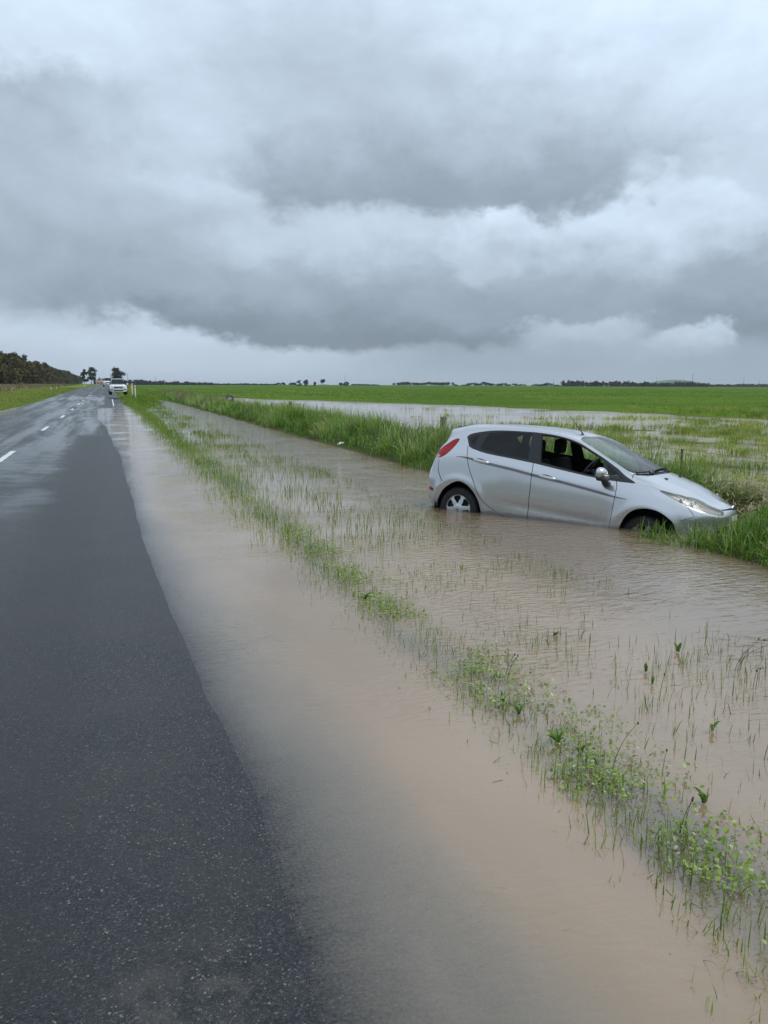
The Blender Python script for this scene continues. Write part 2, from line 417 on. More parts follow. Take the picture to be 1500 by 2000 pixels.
# painted broken centre line and right edge line, laid on the seal
M_PAINT = None
def mat_paint():
    m, t, o = newmat('road_paint')
    P = t.new('ShaderNodeNewGeometry').outputs['Position']
    w = t.rng(t.noise(P, 26., 4, .65), .36, .50)
    c = t.mix(w, (.16, .16, .16), (.80, .80, .78))
    pbsdf(t, o, Base_Color=c, Roughness=.35); return m
MP = mat_paint()
V = []; Q = []
def strip_paint(x0, x1, y0, y1, step=.3):
    n = max(2, int((y1-y0)/step)+1); ys = np.linspace(y0, y1, n); b = len(V)
    for y in ys:
        for x in (x0, x1): V.append((x, y, float(road_z(x, y))+.004))
    for k in range(n-1): Q.append((b+2*k, b+2*k+1, b+2*k+3, b+2*k+2))
y = 18.3-24
while y < 320:
    strip_paint(-2.40, -2.27, y, y+3.0); y += 12.05
npc = npmesh('centre_line', np.array(V), Q, MP); tag(npc, kind='structure')
V = []; Q = []
strip_paint(.30, .40, 46, 90, .6)
tag(npmesh('edge_line', np.array(V), Q, MP), kind='structure')

# ------------------------------------------------------------------ flood water
def mat_water():
    m, t, o = newmat('muddy_flood_water')
    g = t.new('ShaderNodeNewGeometry'); P = g.outputs['Position']
    s = t.new('ShaderNodeSeparateXYZ'); t.link(P, s.inputs[0]); X, Y = s.outputs[0], s.outputs[1]
    at = t.new('ShaderNodeAttribute', attribute_name='depth'); dep = at.outputs['Fac']
    big = t.noise(t.vmath('MULTIPLY', P, (1, .35, 1)), .7, 4, .55)
    ragged = t.math('ADD', t.math('MULTIPLY', t.math('SUBTRACT', t.noise(P, 75., 2, .5), .5), .007), t.math('MULTIPLY', t.math('SUBTRACT', t.noise(P, 9., 4, .6), .5), .004))
    dep = t.math('MAXIMUM', t.math('ADD', dep, ragged), 0.)
    dep2 = t.math('MULTIPLY', dep, t.rng(big, .3, .7, .75, 1.3))
    opac = t.math('SUBTRACT', 1.0, t.math('POWER', 2.71828, t.math('MULTIPLY', dep2, -82.)), clamp=True)
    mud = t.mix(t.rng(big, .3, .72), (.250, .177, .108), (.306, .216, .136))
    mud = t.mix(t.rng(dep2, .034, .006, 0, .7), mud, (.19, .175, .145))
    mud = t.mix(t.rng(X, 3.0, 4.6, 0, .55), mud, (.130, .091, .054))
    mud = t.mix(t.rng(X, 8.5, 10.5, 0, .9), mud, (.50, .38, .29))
    # ripples: trains running across the gutter, livelier in the ditch
    wv = t.new('ShaderNodeMapping'); wv.inputs['Rotation'].default_value = (0, 0, R_(14)); wv.inputs['Scale'].default_value = (.45, 1.0, 1.0)
    t.link(P, wv.inputs['Vector'])
    r1 = t.noise(wv.outputs[0], 22., 3, .5, .35); r2 = t.noise(P, 7., 3, .55, .2); r3 = t.noise(wv.outputs[0], 55., 2, .5)
    calm = t.noise(P, .55, 3, .5)
    act = t.rng(calm, .38, .62, .12, 1.)
    ditch = t.rng(X, 2.6, 4.4, 0., 1.)
    r4 = t.noise(wv.outputs[0], 11., 4, .55, .6)
    h = t.math('MULTIPLY', act, t.math('ADD', t.math('MULTIPLY', r1, .0105), t.math('MULTIPLY', r2, .0045)))
    h = t.math('ADD', h, t.math('MULTIPLY', t.math('MULTIPLY', r4, ditch), t.rng(calm, .3, .6, .007, .022)))
    near_car = t.rng(t.vmath('DISTANCE', P, (5.2, 7.4, 0)), 3.2, .8, 0., 1.)
    h = t.math('ADD', h, t.math('MULTIPLY', t.math('MULTIPLY', r1, near_car), .010))
    h = t.math('ADD', h, t.math('MULTIPLY', r3, .0004))
    nb = t.bump(h, 1.0, 1.0)
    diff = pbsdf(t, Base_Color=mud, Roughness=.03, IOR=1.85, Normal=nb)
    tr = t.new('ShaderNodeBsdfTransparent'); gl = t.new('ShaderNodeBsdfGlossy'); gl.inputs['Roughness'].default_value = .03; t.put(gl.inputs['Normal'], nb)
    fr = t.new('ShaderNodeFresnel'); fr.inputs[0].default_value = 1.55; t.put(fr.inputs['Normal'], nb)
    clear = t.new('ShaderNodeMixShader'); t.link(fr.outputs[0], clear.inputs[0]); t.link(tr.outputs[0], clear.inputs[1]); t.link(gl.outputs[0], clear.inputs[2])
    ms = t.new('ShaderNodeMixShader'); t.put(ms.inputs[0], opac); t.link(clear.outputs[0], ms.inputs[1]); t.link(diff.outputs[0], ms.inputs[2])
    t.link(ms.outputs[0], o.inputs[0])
    return m
WX = span((-30, -7, 1.), (-7, -2.6, .15), (-2.6, -.6, .1), (-.6, 3., .04), (3., 9., .15), (9, 50, .5), (50, 160, 5))
WY = span((-6, 0, .5), (0, 14, .1), (14, 45, .25), (45, 130, 1.))
water = tag(grid_mesh('water', WX, WY, lambda x, y: x*0., mat_water(), {'depth': lambda x, y: np.maximum(0, -surface_z(x, y))}), kind='structure')
# ------------------------------------------------------------------ grasses
def mat_blade(name, stops, trans=.35, rough=.45):
    m, t, o = newmat(name)
    at = t.new('ShaderNodeAttribute', attribute_name='rnd')
    c = t.ramp(at.outputs['Fac'], stops)
    b = pbsdf(t, Base_Color=c, Roughness=rough, Specular_IOR_Level=.28)
    tr = t.new('ShaderNodeBsdfTranslucent'); t.link(c, tr.inputs[0])
    ms = t.new('ShaderNodeMixShader'); ms.inputs[0].default_value = trans
    t.link(b.outputs[0], ms.inputs[1]); t.link(tr.outputs[0], ms.inputs[2]); t.link(ms.outputs[0], o.inputs[0])
    return m
M_BANK = mat_blade('bank_grass_blade', [(0, (.035, .075, .010)), (.25, (.075, .155, .016)), (.55, (.145, .265, .028)), (.80, (.27, .41, .075)), (.94, (.40, .48, .17)), (1, (.46, .40, .24))], .40, .32)
M_VERGE = mat_blade('verge_grass_blade', [(0, (.085, .15, .02)), (.5, (.19, .30, .03)), (.85, (.30, .40, .06)), (1, (.36, .33, .12))])
M_FIELD = mat_blade('pasture_blade', [(0, (.10, .155, .016)), (.5, (.20, .30, .028)), (.85, (.30, .38, .06)), (1, (.40, .38, .14))])
M_STRAW = mat_blade('flattened_straw', [(0, (.20, .15, .07)), (.5, (.36, .28, .14)), (.8, (.46, .38, .22)), (1, (.20, .24, .06))], .15)
M_PURPLE = mat_blade('seeding_grass', [(0, (.14, .10, .075)), (.5, (.21, .165, .11)), (1, (.25, .24, .10))], .25)
M_LEFT = mat_blade('roadside_grass', [(0, (.13, .185, .03)), (.5, (.22, .27, .045)), (1, (.33, .33, .10))])

def blade_geo(P, H, Wd, lean, az, lv=2, tip=.5, droop=None):
    """P base (n,3). returns verts, [quads, tris], number per blade"""
    n = len(P); us = [0, .55] if lv == 2 else [0, .38, .74]
    d = np.stack([np.cos(az), np.sin(az), 0*az], 1)
    side = np.stack([-np.sin(az+.6*np.sin(7*az)), np.cos(az+.6*np.sin(7*az)), 0*az], 1)
    droop = lean*.45 if droop is None else droop
    def at(u):
        return P+d*(H*lean*u**1.8)[:, None]+np.array([0, 0, 1.])*(H*(u-droop*u*u*u))[:, None]
    out = []
    for k, u in enumerate(us):
        c = at(u); w = (Wd*.5*((1.-u)**.5 if u else .8))[:, None]
        out += [c-side*w, c+side*w]
    out.append(at(1.0))
    V = np.stack(out, 1); m = V.shape[1]
    base = (np.arange(n)*m)[:, None]
    quads = np.concatenate([base+np.array([[2*k, 2*k+1, 2*k+3, 2*k+2]]) for k in range(len(us)-1)])
    tris = base+np.array([[m-3, m-2, m-1]])
    return V.reshape(-1, 3), quads, tris, m
def grass(name, parts, mat, label=None, cat=None):
    """parts: list of dict(P,H,W,lean,az,rnd,lv)"""
    Vs, Qs, Ts, Rs = [], [], [], []; off = 0
    for p in parts:
        if len(p['P']) == 0: continue
        V_, q, tr, m = blade_geo(p['P'], p['H'], p['W'], p['lean'], p['az'], p.get('lv', 2), droop=p.get('droop'))
        Vs.append(V_); Qs.append(q+off); Ts.append(tr+off); Rs.append(np.repeat(p['rnd'], m)); off += len(V_)
    o = npmesh(name, np.concatenate(Vs), [np.concatenate(Qs), np.concatenate(Ts)], mat, attrs={'rnd': np.concatenate(Rs)})
    return tag(o, label, cat, kind='stuff')
def scatter(n, x0, x1, y0, y1, dens, zf=ground_z, zmin=-.16):
    x = RNG.uniform(x0, x1, n); y = RNG.uniform(y0, y1, n)
    k = RNG.random(n) < dens(x, y); x, y = x[k], y[k]; z = zf(x, y)
    k = z > zmin
    return np.stack([x, y, z], 1)[k]
def in_car(P, gx=.0, gy=.0):
    dx, dy = P[:, 0]-CARX, P[:, 1]-CARY
    lx = dx*math.cos(CARYAW)+dy*math.sin(CARYAW); ly = -dx*math.sin(CARYAW)+dy*math.cos(CARYAW)
    return (lx > -.75-gx) & (lx < 3.46+gx) & (np.abs(ly) < .89+gy)
def clumpy(P, s):
    return fbm(P[:, 0]*s+31, P[:, 1]*s+11, 3)

# --- bank between ditch and paddock: tall rank grass
def bank_edge(y): return 6.12+.5*(fbm(y*.45, y*0+3.3, 3)-.5)+.25*(vn(y*1.9, y*0+8.1)-.5)
def bank_part(n, y0, y1, w, h, lv, soft):
    def dens(x, y):
        e = bank_edge(y)
        d = sm(x, e-.05, e+.25)*(1-sm(x, 8.8, 9.7))
        return d*(.45+.55*sm(fbm(x*.9, y*.9, 3), .3, .6))
    P = scatter(n, 5.9, 9.7, y0, y1, dens)
    P = P[~in_car(P, .02, .02)]
    P[:, 2] = np.maximum(P[:, 2], -.10)
    m = len(P); cn = clumpy(P, 1.1); big = clumpy(P, .30); cl_ = sm(cn, .36, .64)
    H = h*(.38+.80*cl_)*RNG.uniform(.45, 1.15, m)*(.75+.5*big)
    dn = np.hypot(P[:, 0]-(CARX+3.15*CARS*math.cos(CARYAW)), P[:, 1]-(CARY+3.15*CARS*math.sin(CARYAW)))
    H *= .30+.70*sm(dn+.35*(P[:, 1]-7.3), .75, 1.9)
    H *= .15+.85*sm(np.hypot((P[:, 0]-8.0)/1.15, (P[:, 1]-7.75)/1.1), .8, 1.3)
    H *= 1-.62*sm(P[:, 0], 7.9, 9.3)
    H *= .62+.38*sm(P[:, 0], 6.1, 7.2)
    Wd = w*RNG.uniform(.6, 1.3, m)
    rnd = np.clip(.27+.40*cl_+.5*(big-.5)+RNG.normal(0, .20, m), 0, 1)
    # clumps lean together
    az = 2*math.pi*fbm(P[:, 0]*.6+5, P[:, 1]*.6, 2)*2+RNG.normal(0, 1.1, m)
    lean = np.clip(RNG.gamma(2.2, .30, m), .05, 1.6)
    return dict(P=P, H=H, W=Wd, lean=lean, az=az, rnd=rnd, lv=lv)
bank = [bank_part(34000, 2.0, 16, .0125, .64, 3, 0), bank_part(36000, 16, 42, .021, .74, 3, 0), bank_part(36000, 42, 135, .048, .70, 2, 0)]
# a thick fringe at the water line by the car's front wheel
def fringe():
    P = scatter(6500, 5.55, 8.2, 4.6, 7.6, lambda x, y: np.clip(sm(x-(6.02+.2*(vn(y*2.3, y*0)-.5)-.30*sm(y, 6.1, 7.0)), 0, .1), 0, 1)*(1-sm(x, 7.2, 8.2)))
    P = P[~in_car(P, -.05, .0)]; P[:, 2] = np.maximum(P[:, 2], -.08); m = len(P)
    return dict(P=P, H=RNG.uniform(.10, .40, m)*(1-.45*sm(P[:, 0], 6.6, 7.6)), W=RNG.uniform(.008, .015, m), lean=RNG.gamma(2.2, .32, m), az=RNG.uniform(0, 6.28, m), rnd=np.clip(RNG.normal(.5, .22, m), 0, 1), lv=3)
bank.append(fringe())
grass('bank_grass', bank, M_BANK)
# brownish seeding heads through the far bank
P = scatter(9000, 6.3, 9.4, 14, 130, lambda x, y: .8*sm(fbm(x*.35+9, y*.12, 3), .52, .66)); m = len(P)
grass('seeding_grass', [dict(P=P, H=RNG.uniform(.45, .95, m), W=.008+.0004*P[:, 1], lean=RNG.uniform(.05, .4, m), az=RNG.uniform(0, 6.28, m), rnd=RNG.random(m), lv=2)], M_PURPLE)
# flattened straw ploughed up beside the car's nose
P = scatter(14000, 6.8, 10.2, 5.6, 10.2, lambda x, y: np.exp(-((x-8.2)/.65)**2-((y-8.0)/.65)**2)); P = P[~in_car(P, .05, 0)]; m = len(P)
P[:, 2] = np.maximum(P[:, 2], .0)+RNG.uniform(.03, .22, m)
grass('flattened_straw', [dict(P=P, H=RNG.uniform(.02, .10, m), W=RNG.uniform(.008, .016, m), lean=RNG.uniform(4, 9, m), az=RNG.normal(.4, .7, m), rnd=RNG.random(m), lv=3, droop=np.full(m, .8))], M_STRAW)

# --- drowned verge strip beside the gutter
def verge_dens(x, y):
    c = 1.93+.10*(vn(y*.7, y*0+2)-.5)
    line = np.exp(-((x-c)/(.15+.02*np.clip(y, 0, 12)))**2)*(.66+.62*sm(fbm(x*1.6+2, y*1.1, 2), .36, .58))
    sparse = sm(x, 1.9, 2.4)*(1-sm(x, 4.2, 5.2))*(.03+.20*sm(y, 6, 22)+.35*sm(y, 30, 80))*sm(fbm(x*1.7+5, y*.9, 3), .36, .62)
    band2 = np.exp(-((x-3.1)/.35)**2)*.30*sm(y, 8, 20)*sm(fbm(x*.9, y*.45+3, 3), .36, .58)
    nearsp = .10*(y < 9)*sm(x, 1.95, 2.2)*(1-sm(x, 2.5, 3.4))*sm(fbm(x*2.2+1, y*1.9, 3), .42, .58)
    return np.clip(nearsp+line*(.8-.22*np.exp(-((y-7)/4.)**2))+sparse+band2+.30*(y < 24)*sm(x, 2.1, 2.6)*(1-sm(x, 4.6, 5.6))*sm(fbm(x*1.3+8, y*1.1, 3), .42, .60), 0, 1)
def verge_part(n, y0, y1, w, h, lv):
    P = scatter(n, 1.3, 5.8, y0, y1, verge_dens, zmin=-.30); m = len(P)
    P[:, 2] = np.maximum(P[:, 2], -.05)
    cn = clumpy(P, 1.5)
    lone = sm(P[:, 0], 2.2, 2.8)
    H = (h*(.4+1.1*cn)*RNG.uniform(.4, 1.2, m))*(1+.35*lone)+.05
    return dict(P=P, H=H, W=w*RNG.uniform(.6, 1.4, m), lean=np.clip(RNG.gamma(1.6, .25, m), 0, 1.4)*(1-.55*lone), az=RNG.uniform(0, 6.28, m), rnd=np.clip(.42+RNG.normal(0, .2, m)+.3*(cn-.5)-.15*lone, 0, 1), lv=lv)
vp = [verge_part(30000, 1.0, 8, .0055, .066, 3), verge_part(34000, 8, 24, .0075, .10, 3), verge_part(36000, 24, 60, .016, .13, 2), verge_part(22000, 60, 98, .035, .15, 2)]
# grassed end of the verge beyond the flood
P = scatter(26000, .9, 7, 78, 175, lambda x, y: sm(x-1.0-.0*y, 0, .3)*sm(y, 78, 90), zmin=-.02); m = len(P)
vp.append(dict(P=P, H=RNG.uniform(.05, .16, m), W=RNG.uniform(.03, .06, m), lean=RNG.uniform(.1, .8, m), az=RNG.uniform(0, 6.28, m), rnd=RNG.random(m), lv=2))
grass('verge_grass', vp, M_VERGE)
# low clover mat on the strip
def clover(n, y0, y1):
    P = scatter(n, 1.5, 2.5, y0, y1, lambda x, y: np.clip(np.exp(-((x-1.99)/.13)**2)+.35*np.exp(-((x-2.2)/.22)**2), 0, 1)*sm(fbm(x*3.4+4, y*2.9+1, 3), .42, .55)*(1-.6*sm(y, 4.5, 9)), zmin=-.2); m = len(P)
    P[:, 2] = np.maximum(.004, P[:, 2]+.04)+np.abs(RNG.normal(0, .022, m))
    r = RNG.uniform(.003, .0085, m); a = RNG.uniform(0, 6.28, m); tl = RNG.normal(0, .45, (m, 2))
    k = 6; ang = np.linspace(0, 2*math.pi, k, endpoint=False)
    ex = np.stack([np.cos(a), np.sin(a), tl[:, 0]], 1); ey = np.stack([-np.sin(a), np.cos(a), tl[:, 1]], 1)
    Vv = P[:, None]+r[:, None, None]*(np.cos(ang)[None, :, None]*ex[:, None]*1.25+np.sin(ang)[None, :, None]*ey[:, None])
    f = (np.arange(m)*k)[:, None]+np.arange(k)[None]
    return Vv.reshape(-1, 3), f, np.repeat(np.clip(RNG.normal(.55, .25, m), 0, 1), k)
cv, cf, cr = clover(48000, 1.2, 12)
M_CLOVER = mat_blade('clover_leaf', [(0, (.08, .14, .02)), (.5, (.20, .31, .04)), (.85, (.33, .43, .10)), (1, (.46, .50, .26))], .25, .3)
tag(npmesh('clover_mat', cv, [cf], M_CLOVER, attrs={'rnd': cr}), kind='stuff')

# --- tufts standing in the flooded paddock and pasture texture beyond
def tufts(n, x0, x1, y0, y1, dens, nb, rad, h, w, lv):
    C_ = scatter(n, x0, x1, y0, y1, dens, zmin=-.13); c = len(C_)
    if c == 0: return None
    sz = RNG.uniform(.5, 1.25, c); tone = np.clip(.45+RNG.normal(0, .24, c)+.9*(clumpy(C_, .12)-.5), 0, 1)
    ci = np.repeat(np.arange(c), nb); m = len(ci)
    a = RNG.uniform(0, 6.28, m); r = rad*np.sqrt(RNG.random(m))*sz[ci]
    P = C_[ci]+np.stack([r*np.cos(a), r*np.sin(a), 0*r], 1)
    P[:, 2] = np.maximum(P[:, 2], -.06)
    H = h*sz[ci]*RNG.uniform(.5, 1.1, m)
    return dict(P=P, H=H, W=w*RNG.uniform(.6, 1.3, m), lean=RNG.uniform(.1, .9, m), az=a+RNG.normal(0, .5, m), rnd=np.clip(tone[ci]+RNG.normal(0, .12, m), 0, 1), lv=lv)
def pool_dens(x, y):
    near = sm(27-y+.55*(x-10), -8, 14)
    return np.clip(.05+.95*near, 0, 1)*sm(fbm(x*.22+3, y*.22, 3), .50-.34*near, .62-.22*near)
fp = [tufts(1700, 9.6, 46, 5, 26, pool_dens, 70, .42, .32, .015, 2), tufts(2400, 9.6, 50, 26, 60, pool_dens, 36, .6, .32, .030, 2), tufts(900, 9.6, 30, 60, 105, pool_dens, 10, .5, .3, .05, 2)]
def field_dens(x, y):
    return sm(pool_far(x, y), -.5, 3)*(.25+.75*sm(fbm(x*.09, y*.09, 3), .38, .62))
fp += [tufts(5200, 12, 120, 20, 130, field_dens, 8, .45, .20, .05, 2), tufts(5200, 5, 180, 100, 260, lambda x, y: field_dens(x, y)*(x > 8), 6, .8, .22, .14, 2)]
grass('pasture_tufts', [p for p in fp if p], M_FIELD)
# --- left roadside
P = scatter(30000, -14, -6.4, 36, 200, lambda x, y: sm(-x, 6.45+.35*0, 6.9), zmin=-.01); m = len(P)
lp = [dict(P=P, H=RNG.uniform(.04, .16, m)*(1+.02*np.clip(P[:, 1]-40, 0, 60)), W=.02+.00028*P[:, 1], lean=RNG.uniform(.1, .9, m), az=RNG.uniform(0, 6.28, m), rnd=np.clip(.25+.6*clumpy(P, .3)+RNG.normal(0, .15, m), 0, 1), lv=2)]
grass('roadside_grass', lp, M_LEFT)
P = scatter(16000, -40, -13, 60, 420, lambda x, y: .3+.7*sm(fbm(x*.2, y*.06, 3), .4, .6)); m = len(P)
grass('rough_grass', [dict(P=P, H=RNG.uniform(.3, .8, m), W=.10+.0004*P[:, 1], lean=RNG.uniform(.1, .7, m), az=RNG.uniform(0, 6.28, m), rnd=RNG.random(m), lv=2)], M_PURPLE)

# --- single plants that can be told apart in the near water
M_DOCK = mat_blade('dock_leaf', [(0, (.06, .14, .02)), (.5, (.12, .24, .03)), (1, (.20, .33, .05))], .3, .28)
M_STEM = simple('dark_stalk', (.07, .085, .03), .5)
M_HEAD = simple('seed_head', (.05, .04, .03), .7)
def dock(x, y, n, size, label, seed, bend=.5):
    r = np.random.default_rng(seed)
    root = empty('broadleaf_plant', (x, y, -.04), label, 'plant', 'broad leaved plants standing in the shallow water')
    for k in range(n):
        a = r.uniform(0, 6.28); L = size*.48*r.uniform(.6, 1.25); wd = L*r.uniform(.18, .30); b = bend*r.uniform(.5, 1.5); tilt = r.normal(0, .35)
        Vv = []; nv = 7
        for i in range(nv):
            u = i/(nv-1); ww = wd*.5*(math.sin(math.pi*min(1, u*.92+.06))**.75 if u < 1 else .02)
            px = L*b*u**1.6*.9; pz = .045+L*(u-.32*b*u*u*u)
            for sgn in (-1, 0, 1):
                lx, ly, lz = px+(.012 if sgn == 0 else 0), sgn*ww, pz+(0 if sgn == 0 else .10*ww+.02*wd*math.sin(9*u+seed))+tilt*sgn*ww*.4
                Vv.append((lx*math.cos(a)-ly*math.sin(a), lx*math.sin(a)+ly*math.cos(a), lz))
        F = [(3*i+j, 3*i+j+1, 3*i+j+4, 3*i+j+3) for i in range(nv-1) for j in range(2)]
        st = (0, 0, 0)
        npmesh('leaf', np.array(Vv), F, M_DOCK, root, attrs={'rnd': np.full(len(Vv), r.uniform(.2, .95))})
    return root
dock(2.02, 3.47, 4, .15, 'leafy dark green plant low on the verge strip, beside the thick clover patch', 3)
dock(2.03, 3.11, 6, .15, 'largest bushy dock on the verge strip, wide dark leaves over clover', 4, .7)
dock(2.08, 2.98, 2, .10, 'small pale green plant of two leaves just right of the largest dock', 5)
dock(2.08, 2.85, 1, .11, 'single upright round leaf standing beside the bent dark stalk', 6, .3)
dock(2.86, 2.96, 2, .12, 'bright green plant with one leaf lying on the open brown water', 7, .9)
dock(2.32, 2.41, 5, .12, 'bright yellow green tuft of crinkled leaves alone in the brown water', 8, .5)
dock(3.52, 4.00, 4, .12, 'upright plant with folded blades on open water below the car nose', 9, .25)
dock(3.08, 3.77, 4, .11, 'row of short upright dark leaves rising from the rippled water', 10, .2)
dock(2.98, 3.58, 2, .13, 'two leaning leaves with long brown reflections in mid water', 11, .5)
dock(2.00, 3.62, 4, .13, 'broad leaf plant on the verge strip, furthest up the clover of the leafy ones', 12, .6)
dock(1.93, 5.90, 5, .13, 'dark leafy clump in the verge strip where the grass thins to clover', 13, .8)
dock(2.92, 4.57, 3, .11, 'small spreading plant among a line of short reeds in the water', 14, 1.0)
def stalk(x, y, h, bend, n, label, seed):
    r = np.random.default_rng(seed)
    root = empty('seed_stalk', (x, y, -.05), label, 'plant', 'dark seed stalks standing in the flood water')
    for k in range(n):
        a = r.uniform(-.5, .7)+ (0 if k == 0 else r.normal(0, .6)); H = h*r.uniform(.75, 1.05)
        pts = [((bend*H*u**2.2)*math.cos(a)+.02*k, (bend*H*u**2.2)*math.sin(a), .05*0+(H+.05)*(u-.25*bend*u**3)) for u in np.linspace(0, 1, 8)]
        MB().tube(pts, [.0021*(1-.45*i/7) for i in range(8)], 5).build('stem', M_STEM, root, True)
        p = Vector(pts[-1]); MB().lathe([(.0005, -.008), (.0038, -.004), (.0042, .003), (.0005, .009)], p, n=8).build('seed_head', M_HEAD, root, True)
    return root
stalk(2.09, 2.75, .26, .55, 1, 'tall curved dark stalk leaning right from the verge strip near the largest dock', 1)
stalk(3.62, 3.60, .30, .75, 3, 'tallest group of stalks bending over near the right edge of the flood', 2)
stalk(2.06, 2.26, .20, .25, 2, 'straight thin stalk beside the clover tufts nearest the photo bottom', 3)
stalk(2.30, 2.66, .14, .5, 1, 'short dark stalk leaning over open water right of the dock plants', 4)
stalk(2.87, 3.38, .16, .3, 1, 'lone thin wavy stalk in the middle of the brown water', 5)
stalk(3.50, 3.33, .14, .15, 2, 'pair of short straight stalks below the tall bending group', 6)
stalk(2.87, 2.63, .18, .6, 2, 'dark stalks leaning in at the far right, lowest on the right side', 7)
stalk(2.18, 3.94, .17, .35, 2, 'pair of thin stalks crossing just beyond the clover strip', 8)
stalk(2.43, 6.09, .18, .2, 1, 'thin upright stalk in the water beyond the leafy clump', 9)
# ------------------------------------------------------------------ silver hatchback
CAGE = [
 [(-0.6, 0, 0.3), (-0.58, 0.4, 0.29), (-0.53, 0.62, 0.28), (-0.38, 0.74, 0.27), (0, 0.77, 0.25), (0.35, 0.77, 0.2), (0.75, 0.77, 0.19), (1.05, 0.77, 0.19), (1.5, 0.77, 0.19), (1.9, 0.77, 0.19), (2.2, 0.77, 0.2), (2.49, 0.77, 0.22), (2.8, 0.72, 0.22), (3.02, 0.58, 0.21), (3.17, 0.34, 0.21), (3.22, 0, 0.21)],
 [(-0.66, 0, 0.42), (-0.64, 0.42, 0.42), (-0.575, 0.67, 0.41), (-0.4, 0.79, 0.4), (0, 0.835, 0.4), (0.35, 0.815, 0.36), (0.75, 0.81, 0.36), (1.05, 0.81, 0.36), (1.5, 0.81, 0.36), (1.9, 0.815, 0.36), (2.2, 0.83, 0.37), (2.49, 0.84, 0.4), (2.8, 0.79, 0.38), (3.06, 0.63, 0.36), (3.23, 0.36, 0.36), (3.29, 0, 0.36)],
 [(-0.67, 0, 0.6), (-0.65, 0.44, 0.6), (-0.58, 0.69, 0.61), (-0.4, 0.81, 0.63), (0, 0.855, 0.66), (0.35, 0.845, 0.64), (0.75, 0.835, 0.62), (1.05, 0.835, 0.62), (1.5, 0.835, 0.61), (1.9, 0.835, 0.61), (2.2, 0.845, 0.62), (2.49, 0.855, 0.66), (2.8, 0.8, 0.6), (3.06, 0.64, 0.55), (3.24, 0.36, 0.53), (3.3, 0, 0.53)],
 [(-0.6, 0, 0.86), (-0.58, 0.45, 0.87), (-0.51, 0.67, 0.88), (-0.36, 0.775, 0.92), (0, 0.82, 0.97), (0.35, 0.82, 0.94), (0.75, 0.825, 0.91), (1.05, 0.825, 0.88), (1.5, 0.825, 0.85), (1.9, 0.825, 0.82), (2.2, 0.82, 0.8), (2.49, 0.825, 0.8), (2.8, 0.765, 0.73), (3.07, 0.61, 0.67), (3.24, 0.35, 0.63), (3.3, 0, 0.63)],
 [(-0.53, 0, 1.02), (-0.515, 0.45, 1.03), (-0.46, 0.62, 1.05), (-0.32, 0.7, 1.1), (0, 0.745, 1.15), (0.35, 0.755, 1.1), (0.75, 0.76, 1.065), (1.05, 0.76, 1.035), (1.5, 0.755, 0.995), (1.9, 0.745, 0.96), (2.25, 0.735, 0.945), (2.52, 0.73, 0.9), (2.78, 0.7, 0.835), (3.03, 0.56, 0.745), (3.21, 0.32, 0.7), (3.28, 0, 0.7)],
 [(-0.47, 0, 1.14), (-0.455, 0.4, 1.15), (-0.375, 0.58, 1.17), (-0.24, 0.645, 1.235), (0, 0.665, 1.32), (0.35, 0.635, 1.385), (0.75, 0.62, 1.405), (1.05, 0.61, 1.405), (1.5, 0.6, 1.345), (1.86, 0.62, 1.18), (2.27, 0.68, 0.985), (2.52, 0.69, 0.935), (2.78, 0.65, 0.865), (3.01, 0.53, 0.775), (3.18, 0.31, 0.725), (3.25, 0, 0.725)],
 [(-0.42, 0, 1.318), (-0.41, 0.36, 1.313), (-0.34, 0.52, 1.308), (-0.2, 0.58, 1.345), (0, 0.585, 1.4), (0.35, 0.575, 1.425), (0.75, 0.56, 1.435), (1.05, 0.55, 1.43), (1.5, 0.55, 1.36), (1.87, 0.575, 1.208), (2.27, 0.62, 1.03), (2.52, 0.62, 0.96), (2.77, 0.58, 0.885), (2.98, 0.49, 0.8), (3.14, 0.29, 0.748), (3.21, 0, 0.745)],
 [(-0.43, 0, 1.333), (-0.43, 0.2, 1.333), (-0.36, 0.3, 1.348), (-0.21, 0.33, 1.383), (0, 0.33, 1.428), (0.35, 0.33, 1.45), (0.75, 0.32, 1.456), (1.05, 0.31, 1.448), (1.46, 0.31, 1.388), (1.88, 0.33, 1.2324), (2.34, 0.36, 1.05), (2.55, 0.36, 0.985), (2.77, 0.34, 0.915), (2.95, 0.29, 0.835), (3.1, 0.17, 0.775), (3.17, 0, 0.765)],
 [(-0.435, 0, 1.338), (-0.435, 0, 1.338), (-0.37, 0, 1.358), (-0.22, 0, 1.379), (0, 0, 1.424), (0.35, 0, 1.445), (0.75, 0, 1.45), (1.05, 0, 1.442), (1.45, 0, 1.384), (1.89, 0, 1.2262), (2.37, 0, 1.06), (2.56, 0, 0.995), (2.77, 0, 0.925), (2.94, 0, 0.85), (3.09, 0, 0.79), (3.16, 0, 0.775)]]
K = np.array(CAGE, float); MIR = np.array([1, -1, 1.])
def _tang(p, pre, post):
    q = np.concatenate([pre[None], p, post[None]], 0); a = q[1:-1]-q[:-2]; b = q[2:]-q[1:-1]; m = .5*(a+b)
    lim = np.where(a*b > 0, np.minimum(np.abs(a), np.abs(b))*3, 0)
    return .35*m+.65*np.sign(m)*np.minimum(np.abs(m), lim)
_TS = np.stack([_tang(K[i], K[i][1]*MIR, K[i][-2]*MIR) for i in range(9)])
def _herm(p0, p1, m0, m1, u):
    u = u[..., None]; return p0*(2*u**3-3*u**2+1)+m0*(u**3-2*u**2+u)+p1*(-2*u**3+3*u**2)+m1*(u**3-u**2)
